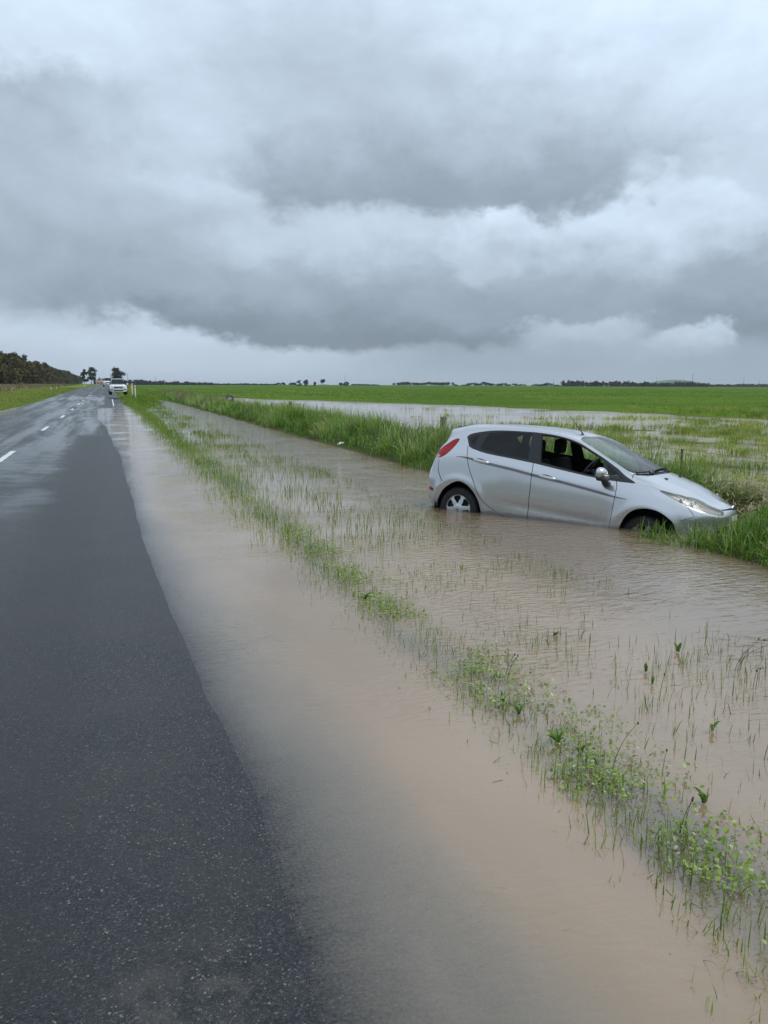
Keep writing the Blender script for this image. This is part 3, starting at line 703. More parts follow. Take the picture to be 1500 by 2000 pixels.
def surf(s, t_):
    """body skin: s runs tail to nose, t from sill to roof centre; gives x forward, w half width, z up"""
    s = np.clip(np.asarray(s, float), 0, 15); t_ = np.clip(np.asarray(t_, float), 0, 8)
    i = np.minimum(s.astype(int), 14); u = s-i; rows = []
    for k in range(9):
        m0 = _TS[k][i].copy(); m1 = _TS[k][i+1].copy()
        if k >= 6:
            d = K[k][i+1]-K[k][i]
            m0 = np.where((i == 10)[..., None], d, m0); m1 = np.where((i == 9)[..., None], d, m1)
        rows.append(_herm(K[k][i], K[k][i+1], m0, m1, u))
    Rw = np.stack(rows); Tt = _tang(Rw, 2*Rw[0]-Rw[1], Rw[-2]*MIR)
    j = np.minimum(t_.astype(int), 7); v = t_-j; ix = np.indices(s.shape)
    g = lambda A, jj: A[(jj,)+tuple(ix)]
    P = _herm(g(Rw, j), g(Rw, j+1), g(Tt, j), g(Tt, j+1), v)
    # flares round the arches and a soft crease low on the doors
    x, w, z = P[..., 0], P[..., 1], P[..., 2]
    fl = 0
    for cx in (0., 2.489):
        r = np.hypot(x-cx, z-.29); fl = fl+.016*np.exp(-((r-.40)/.06)**2)*(w > .6)
    cr = -.012*np.exp(-((z-(.455-.03*(x-1)))/.055)**2)*sm(x, .45, .9)*(1-sm(x, 1.9, 2.2))*(w > .6)
    P = P.copy(); P[..., 1] = w+fl+cr
    return P
def snorm(s, t_):
    e = 2e-3
    a = surf(s+e, t_)-surf(s-e, t_); b = surf(s, t_+e)-surf(s, t_-e)
    n = np.cross(b, a); n /= np.maximum(np.linalg.norm(n, axis=-1, keepdims=True), 1e-9)
    return n                        # in (x,w,z)
def smooth_poly(P, closed=False, n=5):
    P = [np.array(p, float) for p in P]; out = []; m = len(P)
    for i in range(m if closed else m-1):
        p0 = P[i-1] if (closed or i > 0) else 2*P[0]-P[1]; p1 = P[i]; p2 = P[(i+1) % m]; p3 = P[(i+2) % m] if (closed or i+2 < m) else 2*P[-1]-P[-2]
        for k in range(n):
            u = k/n; out.append(.5*((2*p1)+(p2-p0)*u+(2*p0-5*p1+4*p2-p3)*u*u+(3*p1-p0-3*p2+p3)*u**3))
    if not closed: out.append(P[-1])
    return [tuple(p) for p in out]
def ribbon(line, w):
    """closed polygon of half width w (in parameter units) around a polyline"""
    L = np.array(line, float); d = np.gradient(L, axis=0); d /= np.linalg.norm(d, axis=1)[:, None]+1e-9
    nrm = np.stack([-d[:, 1], d[:, 0]], 1); w = np.asarray(w)
    w = w[:, None] if w.ndim else w
    return [tuple(p) for p in np.concatenate([L+nrm*w, (L-nrm*w)[::-1]])]
def inpoly(P, poly):
    x, y = P[:, 0], P[:, 1]; c = np.zeros(len(P), bool); q = np.array(poly); r = np.roll(q, 1, 0)
    for (x1, y1), (x2, y2) in zip(q, r):
        if y1 == y2: continue
        c ^= ((y1 > y) != (y2 > y)) & (x < (x2-x1)*(y-y1)/(y2-y1)+x1)
    return c
BL = [(6.80, 4.96), (6.88, 3.95), (6.93, 3.33), (6.95, 2.24), (6.92, .9), (6.9, .32)]
RDR = smooth_poly([(4.12, 3.95), (4.19, 3.45), (4.25, 3.02), (4.43, 2.54), (4.67, 2.11), (4.95, 1.56), (5.34, 1.08), (5.75, .72), (6.15, .45), (6.5, .34), (6.9, .32)])
FDF = [(9.50, 3.86), (9.66, 3.3), (9.70, 2.88), (9.67, 2.0), (9.62, 1.17), (9.58, .32)]
HEAD = smooth_poly([(11.25, 4.08), (11.87, 4.78), (12.3, 5.6), (12.67, 6.25), (13.2, 6.3), (13.6, 5.8), (13.85, 5.1), (14.05, 4.2), (14.0, 3.45), (13.6, 3.32), (13.14, 3.37), (12.33, 3.50), (11.8, 3.69)], True, 3)
HOODL = smooth_poly([(9.95, 5.85), (9.93, 4.85), (10.25, 4.55), (10.7, 4.35), (11.25, 4.10)])+[(11.87, 4.80), (12.3, 5.62), (12.67, 6.28), (13.2, 6.33), (13.62, 5.85), (13.87, 5.2), (14.05, 4.85), (14.7, 5.15), (15, 5.2)]
FEAT = dict(
 rear_arch=smooth_poly([(3.10, -.3), (3.13, .21), (3.30, 1.12), (3.55, 1.68), (4.0, 2.02), (4.48, 1.88), (4.86, 1.43), (5.02, .73), (5.02, -.3)]),
 front_arch=smooth_poly([(9.98, -.3), (9.98, .6), (10.03, 1.16), (10.22, 1.65), (10.53, 1.95), (10.97, 2.09), (11.43, 2.15), (11.76, 2.0), (12.02, 1.75), (12.2, 1.2), (12.28, .5), (12.28, -.3)]),
 dlo=smooth_poly([(3.96, 4.59), (4.15, 4.80), (4.76, 4.90), (5.42, 4.93), (6.47, 4.97), (6.86, 4.97), (7.58, 4.97), (8.02, 4.93), (8.45, 4.90), (8.98, 4.95), (9.48, 4.88)], False, 4)+smooth_poly([(9.9, 4.42), (10.17, 3.98), (9.81, 3.86), (9.51, 3.85), (8.56, 3.87), (7.14, 3.93), (6.87, 3.93), (5.6, 3.88), (4.34, 3.84), (4.10, 4.18)], False, 3),
 rear_glass=[(4.70, 4.03), (4.72, 4.34), (4.90, 4.76), (5.42, 4.83), (6.47, 4.87), (6.62, 4.05), (5.6, 4.0)],
 front_open=[(6.93, 4.86), (7.13, 4.05), (8.0, 4.0), (8.6, 3.97), (9.03, 3.95), (8.98, 4.86), (8.46, 4.82), (8.03, 4.85), (7.58, 4.89), (7.2, 4.89)],
 front_quarter=[(9.12, 4.74), (9.16, 4.06), (9.72, 4.08), (9.42, 4.58)],
 rear_quarter=[(4.14, 4.5), (4.50, 4.70), (4.38, 4.08), (4.24, 4.18)],
 windscreen=[(7.93, 8.2), (7.95, 7.2), (8.0, 6.2), (8.1, 6.0), (8.52, 5.78), (9.27, 5.62), (9.76, 5.70), (9.93, 6.0), (10.03, 6.8), (10.08, 8.2)],
 cowl=[(9.94, 5.9), (9.96, 6.05), (10.06, 6.8), (10.11, 8.2), (10.40, 8.2), (10.33, 6.8), (10.1, 6.05), (9.98, 5.85)],
 hood=HOODL+[(15.2, 5.2), (15.2, 8.2), (10.43, 8.2), (10.36, 6.8), (10.13, 6.0)],
 headlight=HEAD,
 tail_light=smooth_poly([(3.67, 4.56), (3.28, 4.58), (2.98, 4.22), (2.55, 3.82), (2.24, 3.50), (2.36, 3.2), (2.85, 3.03), (3.25, 3.16), (3.52, 3.7)], True, 3),
 reverse_lamp=[(2.34, 3.46), (2.42, 3.24), (2.84, 3.08), (2.98, 3.2), (2.7, 3.36)],
 reflector=[(2.64, 1.62), (3.0, 1.52), (2.98, 1.36), (2.68, 1.40)],
 hatch_glass=[(-.2, 5.08), (1.6, 5.1), (2.05, 5.25), (1.95, 5.86), (-.2, 5.9)],
 upper_grille=[(14.1, 4.35), (14.75, 4.35), (15.2, 4.35), (15.2, 5.05), (14.7, 5.02), (14.02, 4.75)],
 lower_grille=[(13.7, .75), (15.2, .7), (15.2, 2.1), (14.2, 2.0), (13.75, 1.7)],
 plate=[(14.55, 2.45), (15.2, 2.45), (15.2, 3.2), (14.55, 3.2)],
 molding=ribbon(smooth_poly([(3.77, 3.08), (4.42, 3.07), (5.16, 3.04), (6.98, 2.99), (7.82, 2.93), (8.74, 2.83), (9.4, 2.75), (10.17, 2.67)], False, 6), np.concatenate([np.linspace(.01, .075, 8), np.full(27, .08), np.linspace(.075, .02, 8)])),
 front_door=BL[1:]+FDF[::-1]+[(8.5, 3.88)],
 rear_door=RDR+BL[1:][::-1]+[(6.85, 3.93), (5.6, 3.88), (4.34, 3.84)],
)
GAPS = [ribbon(BL[1:], .012), ribbon(FDF, .012), ribbon(RDR, .012), ribbon([(6.9, .32), (9.58, .32)], .012), ribbon(HOODL, .012), ribbon(HEAD+HEAD[:1], .014), ribbon([(13.8, 5.1), (14.05, 4.82), (14.7, 5.1), (15.0, 5.15)], .05),
        ribbon([(12.28, 2.0), (12.7, 2.6), (12.35, 3.48)], .014), ribbon([(3.4, 1.95), (3.1, 2.5), (2.95, 2.98)], .014), ribbon([(0, 5.0), (2.1, 5.05), (2.3, 4.6), (2.2, 3.6), (1.9, 3.1), (0, 2.9)], .016)]
_c = np.array(FEAT['tail_light']).mean(0); FEAT['tail_light'] = [tuple(_c+.90*(np.array(q)-_c)) for q in FEAT['tail_light']]
_gx, _gt = np.meshgrid(np.arange(0, 15.001, .0625), np.arange(0, 8.001, .0625), indexing='ij')
pts = [(float(a), float(b)) for a, b in zip(_gx.ravel(), _gt.ravel())]; edges = []
def add_loop(poly):
    b = len(pts); q = [(min(15., max(0., p[0])), min(8., max(0., p[1]))) for p in poly]; r = []
    for i, p in enumerate(q):                                   # resample so that straight runs follow the skin
        p2 = q[(i+1) % len(q)]; L = math.hypot(p2[0]-p[0], p2[1]-p[1])
        if L < 1e-6: continue
        n = max(1, int(L/.09))
        r += [(p[0]+(p2[0]-p[0])*k/n, p[1]+(p2[1]-p[1])*k/n) for k in range(n)]
    pts.extend(r); edges.extend([(b+i, b+(i+1) % len(r)) for i in range(len(r))])
for pl in list(FEAT.values())+GAPS: add_loop(pl)
cv2, ce, cf, _a, _b, _c = delaunay_2d_cdt([Vector(p) for p in pts], edges, [], 0, 1e-5)
CV = np.array([(v.x, v.y) for v in cv2]); CF = np.array([f for f in cf if len(f) == 3])
CEN = CV[CF].mean(1)
SP = surf(CV[:, 0], CV[:, 1]); SN = snorm(CV[:, 0], CV[:, 1])
cls = np.full(len(CF), 'body', dtype=object)
def cl(name, key=None, m=None, over=None):
    k = inpoly(CEN, FEAT[key or name])
    if m is not None: k &= m
    cls[k] = name
cl('hood'); cl('front_door'); cl('rear_door'); cl('molding')
for n_ in ('dlo', 'rear_glass', 'front_open', 'front_quarter', 'rear_quarter', 'windscreen', 'cowl', 'headlight', 'tail_light', 'reverse_lamp', 'reflector', 'hatch_glass', 'upper_grille', 'lower_grille', 'plate', 'rear_arch', 'front_arch'): cl(n_)
for g_ in GAPS: cls[inpoly(CEN, g_) & np.isin(cls, ['body', 'hood', 'front_door', 'rear_door', 'molding', 'headlight'])] = 'gap'
bump_ = (CEN[:, 0] > 12.45) & (CEN[:, 1] < 5.3) | (CEN[:, 0] < 3.1) & (CEN[:, 1] < 2.4)
cls[(cls == 'body') & (CEN[:, 0] > 12.3) & inpoly(CEN, [(12.28, -.2), (12.28, 2.0), (12.7, 2.6), (12.35, 3.48), (14.0, 3.4), (14.1, 4.85), (14.7, 5.15), (15.2, 5.2), (15.2, -.2)])] = 'front_bumper'
cls[(cls == 'body') & inpoly(CEN, [(-.2, -.2), (3.12, -.2), (3.2, .9), (3.4, 1.95), (3.1, 2.5), (2.95, 2.98), (1.9, 3.08), (-.2, 2.9)])] = 'rear_bumper'

def mat_paintwork():
    m, t, o = newmat('silver_car_paint')
    tc = t.new('ShaderNodeTexCoord'); P = tc.outputs['Object']; s = t.new('ShaderNodeSeparateXYZ'); t.link(P, s.inputs[0])
    fl = t.voro(P, 900., out='Color'); fs = t.new('ShaderNodeSeparateColor'); t.link(fl, fs.inputs[0])
    dirt = t.math('MULTIPLY', t.rng(t.noise(P, 3.2, 4, .55), .30, .80), t.rng(s.outputs[2], .70, .25, .0, .40))
    spl = t.math('MULTIPLY', t.rng(t.noise(P, 38., 3, .6), .64, .74), t.rng(s.outputs[2], .55, .3, 0., .16))
    c = t.mix(t.math('MULTIPLY', fs.outputs[0], .10), (.56, .57, .59), (.68, .69, .71))
    c = t.mix(t.math('MAXIMUM', dirt, spl), c, (.30, .24, .185))
    wz = t.new('ShaderNodeSeparateXYZ'); t.link(t.new('ShaderNodeNewGeometry').outputs['Position'], wz.inputs[0])
    tide = t.math('MULTIPLY', t.rng(t.math('MULTIPLY_ADD', t.noise(P, 9., 4), .06, wz.outputs[2]), .085, .045), .55)
    c = t.mix(tide, c, (.13, .10, .072))
    dirt = t.math('MAXIMUM', dirt, t.math('MULTIPLY', tide, .6))
    rough = t.math('MULTIPLY_ADD', dirt, .35, .23)
    met = t.math('MULTIPLY_ADD', dirt, -.4, .74)
    pbsdf(t, o, Base_Color=c, Metallic=met, Roughness=rough, Coat_Weight=.9, Coat_Roughness=.06)
    return m
def mat_glass(name, tint, fr_ior=1.5, rough=.0, milky=0.):
    m, t, o = newmat(name)
    f = t.new('ShaderNodeFresnel'); f.inputs[0].default_value = fr_ior
    tr = t.new('ShaderNodeBsdfTransparent'); tr.inputs[0].default_value = tint+(1,)
    g = t.new('ShaderNodeBsdfGlossy'); g.inputs['Roughness'].default_value = rough
    ms = t.new('ShaderNodeMixShader'); t.link(f.outputs[0], ms.inputs[0]); t.link(tr.outputs[0], ms.inputs[1]); t.link(g.outputs[0], ms.inputs[2])
    last = ms
    if milky:
        df = t.new('ShaderNodeBsdfDiffuse'); df.inputs[0].default_value = (.62, .61, .55, 1)
        m2 = t.new('ShaderNodeMixShader')
        n = t.noise(t.new('ShaderNodeTexCoord').outputs['Object'], 9., 4)
        t.link(t.rng(n, .3, .7, milky*.6, milky), m2.inputs[0]); t.link(ms.outputs[0], m2.inputs[1]); t.link(df.outputs[0], m2.inputs[2]); last = m2
    t.link(last.outputs[0], o.inputs[0]); return m
MPW = mat_paintwork()
MTRIM = simple('black_trim', (.014, .014, .016), .32)
MGAP = simple('shut_line', (.01, .01, .01), .9)
MBLK = simple('black_plastic', (.02, .02, .022), .5)
MINT = simple('dark_upholstery', (.022, .022, .026), .85)
MGL_T = mat_glass('tinted_glass', (.72, .77, .76)); MGL_C = mat_glass('clear_glass', (.80, .88, .86)); MGL_W = mat_glass('windscreen_glass', (.70, .80, .80), 1.56)
MMOLD = simple('grey_molding', (.17, .165, .17), .42)
MLENS = mat_glass('clouded_lens', (.93, .93, .92), 1.45, .05, .28)
MCHR = simple('chrome', (.72, .73, .75), .12, 1.0, .04)
MREF = simple('lamp_reflector', (.74, .74, .72), .22, .9, .06)
MALLOY = simple('wheel_cover_silver', (.56, .57, .58), .33, .55, .08, 14)
MDARKCOV = simple('dark_wheel_cover', (.17, .15, .13), .6, .2, .4, 12)  # darker, duller cover colour used on the front wheels only
MTYRE = simple('tyre_rubber', (.018, .017, .016), .75, 0, .3, 20)
MDISC = simple('brake_disc', (.05, .045, .04), .6, .4)
def mat_red():
    m, t, o = newmat('red_lens'); tc = t.new('ShaderNodeTexCoord')
    wv = t.new('ShaderNodeTexWave'); t.link(tc.outputs['Object'], wv.inputs['Vector']); wv.inputs['Scale'].default_value = 28.; wv.bands_direction = 'Z'
    c = t.mix(wv.outputs['Fac'], (.26, .004, .007), (.50, .012, .016))
    pbsdf(t, o, Base_Color=c, Roughness=.25, Specular_IOR_Level=.25, Coat_Weight=.12, Coat_Roughness=.03); return m
MRED = mat_red()

car = empty('hatchback_car', (CARX, CARY, CARZ), 'silver five door hatchback nose down in the flooded ditch with its driver window open', 'car', rot=(R_(-2.5), R_(3.3), R_(-55.0)), scale=CARS)
def skin(name, mask, mat, parent, sides=(-1, 1), off=0., smooth=True):
    """a piece of the skin; both halves unless told; off lifts it along the normal"""
    F = CF[mask]; used, inv = np.unique(F, return_inverse=True); F = inv.reshape(F.shape)
    Vs = []; Fs = []; Ns = []
    for k, sd_ in enumerate(sides):
        p = SP[used]+SN[used]*off; n = SN[used].copy()
        p = np.stack([p[:, 0], p[:, 1]*sd_, p[:, 2]], 1); n[:, 1] *= sd_
        Vs.append(p); Ns.append(n); f = F+k*len(used)
        # wind so that the face looks outward
        a, b, c = p[F[:, 0]], p[F[:, 1]], p[F[:, 2]]
        fl_ = np.einsum('ij,ij->i', np.cross(b-a, c-a), n[F].mean(1)) < 0
        f = f.copy(); f[fl_] = f[fl_][:, ::-1]; Fs.append(f)
    o = npmesh(name, np.concatenate(Vs), [np.concatenate(Fs)], mat, parent)
    try: o.data.normals_split_custom_set_from_vertices(np.concatenate(Ns).tolist())
    except Exception as e_: print('normals', e_)
    return o
ms_ = lambda *n: np.isin(cls, n)
body = skin('body', ms_('body'), MPW, car)
skin('shut_lines', ms_('gap'), MGAP, body, off=-.006)
CS, CT = CEN[:, 0], CEN[:, 1]
molding = ms_('molding')
for sg in (-1, 1):
    skin('molding', molding & (CS < 4.24), MMOLD, body, (sg,), .004); skin('molding', molding & (CS > 9.70), MMOLD, body, (sg,), .004)
tb = ms_('dlo')
for sg in (-1, 1):
    skin('window_trim', tb & (CS < 4.66), MTRIM, body, (sg,), .001); skin('window_trim', tb & (CS > 9.06), MTRIM, body, (sg,), .001)
hoodo = skin('hood', ms_('hood'), MPW, car)
skin('front_bumper', ms_('front_bumper'), MPW, car)
skin('rear_bumper', ms_('rear_bumper'), MPW, car)
skin('cowl', ms_('cowl'), MBLK, car, off=-.012)
skin('windscreen', ms_('windscreen'), MGL_W, car, off=.001)
skin('rear_window', ms_('hatch_glass'), MTRIM, car)
gr_ = skin('upper_grille', ms_('upper_grille'), MBLK, car, off=-.012)
skin('lower_grille', ms_('lower_grille'), MBLK, car, off=-.02)
skin('number_plate', ms_('plate'), simple('plate_white', (.7, .7, .68), .4), car, off=.004)
for sd_ in (-1, 1):
    fd = skin('front_door', ms_('front_door'), MPW, car, (sd_,))
    skin('molding', molding & (CS > 6.95) & (CS < 9.68), MMOLD, fd, (sd_,), .004)
    skin('window_frame', tb & (CS > 6.87) & (CS <= 9.06), MTRIM, fd, (sd_,), .001)
    if sd_ > 0: skin('window_glass', ms_('front_open'), MGL_C, fd, (sd_,))
    rd = skin('rear_door', ms_('rear_door'), MPW, car, (sd_,))
    skin('molding', molding & (CS > 4.26) & (CS < 6.93), MMOLD, rd, (sd_,), .004)
    skin('window_frame', tb & (CS >= 4.66) & (CS <= 6.87), MTRIM, rd, (sd_,), .001)
    skin('window_glass', ms_('rear_glass'), MGL_T, rd, (sd_,), -.003)
    skin('quarter_window', ms_('front_quarter'), MGL_T, car, (sd_,), -.003)
    skin('quarter_window', ms_('rear_quarter'), MGL_T, car, (sd_,), -.003)
    hl = skin('headlight', ms_('headlight'), MLENS, car, (sd_,), .002)
    skin('lamp_housing', ms_('headlight'), simple('lamp_back', (.50, .50, .47), .3, .3), hl, (sd_,), -.03)
    for hx, hw, hz, hr in ((2.93, .60, .755, .060), (2.82, .66, .795, .035)):
        MB().lathe([(.012, -.02), (hr*.6, -.012), (hr*.95, .012), (hr, .03)], (hx, sd_*hw, hz), 'x', 20).build('lamp_bowl', MREF, hl, True)
    tl_ = skin('tail_light', ms_('tail_light'), MRED, car, (sd_,), .005)
    skin('reverse_lamp', ms_('reverse_lamp'), simple('clear_red_lens', (.55, .40, .38), .2), tl_, (sd_,), .006)
    skin('reflector', ms_('reflector'), MRED, car, (sd_,), .003)
    # handles
    for par, (s0, t0) in ((fd, (7.43, 3.03)), (rd, (4.84, 3.09))):
        c_ = surf(np.array(s0), np.array(t0)); sl = -.10
        m_ = MB(); pr = [(-.118, .004, .010), (-.105, .020, .020), (-.06, .034, .022), (0, .040, .023), (.06, .034, .022), (.105, .020, .020), (.118, .004, .010)]
        vs = []; fs = []
        for hx, ho, hh in pr:
            for a in np.linspace(0, 2*math.pi, 10, endpoint=False):
                vs.append((c_[0]+hx, sd_*(c_[1]+ho-.008+.012*math.cos(a)), c_[2]+sl*hx+hh*math.sin(a)))
        for i in range(len(pr)-1):
            for k in range(10): fs.append((i*10+k, i*10+(k+1) % 10, (i+1)*10+(k+1) % 10, (i+1)*10+k))
        m_.add(vs, fs).build('door_handle', MPW, par, True)
        vs = [(c_[0]+.085*math.cos(a), sd_*(c_[1]+.0035), c_[2]+.006-sl*0-.085*.1*math.cos(a)+.026*math.sin(a)) for a in np.linspace(0, 2*math.pi, 20, endpoint=False)]
        MB().add(vs, [tuple(range(20))]).build('handle_cup', simple('handle_recess', (.12, .12, .125), .4), par)
    # mirror
    mr = MB(); bm = bmesh.new(); bmesh.ops.create_uvsphere(bm, u_segments=20, v_segments=12, radius=1.)
    for v in bm.verts:
        f_ = v.co.x
        v.co = Vector((v.co.x*.075, v.co.y*.125, v.co.z*.078))
        if f_ < -.35: v.co.x = -.028+(v.co.x+.028)*.12      # flat glass side
        v.co.z += .02*(v.co.y/.125)
    bm.verts.index_update(); mc = Vector((1.955, sd_*.945, 1.015))
    mr.add([(v.co.x+mc.x, v.co.y*sd_+mc.y, v.co.z+mc.z) for v in bm.verts], [[v.index for v in f.verts] for f in bm.faces]); bm.free()
    mi = mr.build('side_mirror', MPW, car, True)
    MB().tube([(1.99, sd_*.775, .88), (1.98, sd_*.83, .90), (1.965, sd_*.88, .955)], [.045, .042, .036], 10).build('mirror_foot', MBLK, mi, True)
    MB().box((1.985, sd_*.945, .962), (.12, .19, .05), 0, .02).build('mirror_base', MBLK, mi, True)
    MB().box((2.028, sd_*.955, 1.0), (.016, .13, .014), 0, .005).build('indicator', simple('indicator_lens', (.75, .62, .50), .15), mi, True)
    MB().box((1.924, sd_*.945, 1.02), (.004, .19, .11), 0, .001).build('mirror_glass', MCHR, mi)
# emblem, washer jets, aerial, wipers
bz = surf(np.array(15.), np.array(4.75))
em = MB().lathe([(.0001, .012), (.05, .012), (.062, .008), (.066, -.004)], (bz[0]+.004, 0, bz[2]+.006), 'x', 28); em.v = [(x, y*1.15, z*.62+bz[2]*.38) for x, y, z in em.v]
eo = em.build('emblem', MCHR, car, True)
em2 = MB().lathe([(.0001, .0145), (.046, .0145)], (bz[0]+.004, 0, bz[2]+.006), 'x', 28); em2.v = [(x, y*1.15, z*.58+bz[2]*.42) for x, y, z in em2.v]; em2.build('emblem_face', simple('emblem_blue', (.02, .05, .16), .25), eo)
for yy in (-.30, .30):
    p_ = surf(np.array(10.9), np.array(7.05)); MB().box((p_[0], yy, p_[2]+.006), (.045, .03, .014), 0, .004).build('washer_jet', MBLK, hoodo, True)
pa = surf(np.array(7.75), np.array(8.)); MB().tube([(pa[0]-.02, 0, pa[2]), (pa[0]-.05, 0, pa[2]+.035), (pa[0]-.16, 0, pa[2]+.15)], [.014, .007, .004], 8).tube([(pa[0]-.16, 0, pa[2]+.15), (pa[0]-.36, 0, pa[2]+.36)], [.0022, .0012], 6).build('aerial', MBLK, car, True)
def wiper(pts_): MB().tube(pts_, [.012]*len(pts_), 6).build('wiper', MBLK, car, True)
def wsp(s_, t_, sg, up=.018): p = surf(np.array(float(s_)), np.array(float(t_))); return (p[0], sg*p[1], p[2]+up)
wiper([wsp(10.22, 6.9, -1, .0), wsp(10.12, 6.8, -1, .03), wsp(10.02, 6.35, -1), wsp(9.98, 6.0, -1)])
wiper([wsp(10.22, 7.0, -1, .0), wsp(10.03, 7.3, -1), wsp(9.97, 7.9, -1), wsp(9.95, 7.4, 1), wsp(9.96, 7.0, 1)])
wiper([wsp(10.25, 7.4, 1, .0), wsp(10.06, 7.2, 1, .03), wsp(9.99, 6.6, 1), wsp(9.96, 6.05, 1)])
# inner shell, floor, seats, dash
inner = ~ms_('rear_glass', 'front_open', 'front_quarter', 'rear_quarter', 'windscreen', 'hatch_glass', 'rear_arch', 'front_arch', 'headlight') & (CS < 13.2)
skin('cabin_lining', inner, MINT, car, off=-.032)
MB().box((1.05, 0, .26), (2.5, 1.40, .05)).box((.30, 0, .52), (.9, 1.3, .10)).box((2.10, 0, .60), (.06, 1.4, .62)).build('floor', MINT, car)
MB().box((1.93, 0, .84), (.36, 1.38, .20), 0, .06).box((1.76, -.36, .93), (.14, .36, .09), 0, .04).build('dashboard', MBLK, car, True)
for sx_, sy_, back in ((1.18, -.36, .56), (1.18, .36, .56)):
    st = MB().box((sx_+.12, sy_, .50), (.50, .48, .16), 0, .05).build('seat', MINT, car, True)
    b_ = MB().box((0, 0, .28), (.14, .46, back), 0, .05); b_.v = [(x*math.cos(.33)-z*math.sin(.33)*1+sx_-.10, y+sy_, x*math.sin(.33)*.6+z*math.cos(.33)+.52) for x, y, z in b_.v]
    b_.build('backrest', MINT, st, True)
    h_ = MB().box((sx_-.30, sy_, 1.205), (.11, .27, .20), 0, .045).tube([(sx_-.28, sy_-.07, 1.12), (sx_-.275, sy_-.07, 1.03)], .007, 6).tube([(sx_-.28, sy_+.07, 1.12), (sx_-.275, sy_+.07, 1.03)], .007, 6)
    h_.build('headrest', MINT, st, True)
bs = MB().box((.28, 0, .60), (.48, 1.24, .16), 0, .05).box((.02, 0, .88), (.14, 1.24, .56), 0, .05)
bs = bs.build('rear_bench', MINT, car, True)
for yy in (-.40, 0, .40): MB().box((-.03, yy, 1.20), (.10, .24, .14), 0, .04).build('headrest', MINT, bs, True)
sw = MB(); c0 = Vector((1.60, -.36, .98)); ax_ = Vector((-.87, 0, .5)); e1 = Vector((0, 1, 0)); e2 = ax_.cross(e1)
ring = [c0+(e1*math.cos(a)+e2*math.sin(a))*.185 for a in np.linspace(0, 2*math.pi, 33)]
sw.tube(ring, .014, 8, False).tube([c0-e1*.17, c0+e1*.17], .016, 6).tube([c0, c0-e2*.17], .016, 6).tube([c0, c0+Vector((.22, 0, -.1))], .03, 8).build('steering_wheel', MBLK, car, True)
# wheels: tyre, cover with six openings
def wheel(x, y, sgn, steer=0.):
    wr = .288; n = 60
    root = MB().lathe([(.19, -.085), (.235, -.092), (.268, -.085), (.286, -.06), (wr, -.03), (wr, .03), (.286, .06), (.268, .085), (.235, .092), (.19, .085)], (0, 0, 0), 'y', 48).build('wheel', MTYRE, car, True)
    root.location = (x, y, .288); root.rotation_euler = (0, 0, steer)
    MB().lathe([(.0001, .03), (.186, .03), (.192, .075), (.196, .082)], (0, 0, 0), 'y', 32).build('brake_disc', MDISC, root, True).scale = (1, sgn, 1)
    # cover: radial grid, six windows between tapering spokes
    rr = [.0, .028, .052, .06, .075, .10, .125, .15, .165, .178, .197]; na = 72
    V = []; F = []
    for r in rr:
        for k in range(na):
            a = 2*math.pi*k/na+.18
            h = .088-.020*(r/.197)**2+(.006 if r < .055 else 0)
            V.append((r*math.cos(a), h, r*math.sin(a)))
    def win(r, a):
        d = abs((a*6/(2*math.pi)) % 1-.5)*2           # 0 mid window .. 1 mid spoke
        return .068 < r < .172 and d < .30+.42*(r-.07)/.10 and not (r > .160 and d > .55)
    for i in range(len(rr)-1):
        for k in range(na):
            a = 2*math.pi*(k+.5)/na; r = .5*(rr[i]+rr[i+1])
            if win(r, a): continue
            F.append((i*na+k, i*na+(k+1) % na, (i+1)*na+(k+1) % na, (i+1)*na+k))
    co = npmesh('wheel_cover', np.array(V), F, MALLOY if x < 1 else MDARKCOV, root); co.scale = (1, sgn, 1)
    md = co.modifiers.new('thick', 'SOLIDIFY'); md.thickness = .012; md.offset = -1
    MB().lathe([(.0001, .102), (.022, .101), (.028, .094)], (0, 0, 0), 'y', 20).build('hub_cap', simple('hub_grey', (.35, .36, .38), .3, .4), root, True).scale = (1, sgn, 1)
    # arch liner
    L = MB(); pr = []
    for k in range(21):
        a = -.45+(math.pi+.9)*k/20
        for w_ in (.52, .80): pr.append((x+.37*math.cos(a), sgn*w_, .29+.37*math.sin(a)))
    L.add(pr, [(2*k, 2*k+1, 2*k+3, 2*k+2) for k in range(20)])
    L.add([(x+.37*math.cos(a), sgn*.52, .29+.37*math.sin(a)) for a in np.linspace(0, 2*math.pi, 24, endpoint=False)], [tuple(range(24))])
    L.build('wheel_arch_liner', MGAP, body)
for x_ in (0, 2.489):
    for sg in (-1, 1): wheel(x_, sg*.715, sg, R_(-9) if x_ > 1 else 0)
# ------------------------------------------------------------------ distant placement
def far_pt(px, D_):
    """ground point seen at picture column px along the horizon, D_ metres away"""
    d = _f+_r2*((px-750)/1500.)+_u2*((1000-752)/1500.); h = Vector((d.x, d.y)).normalized()
    return h.x*D_, h.y*D_
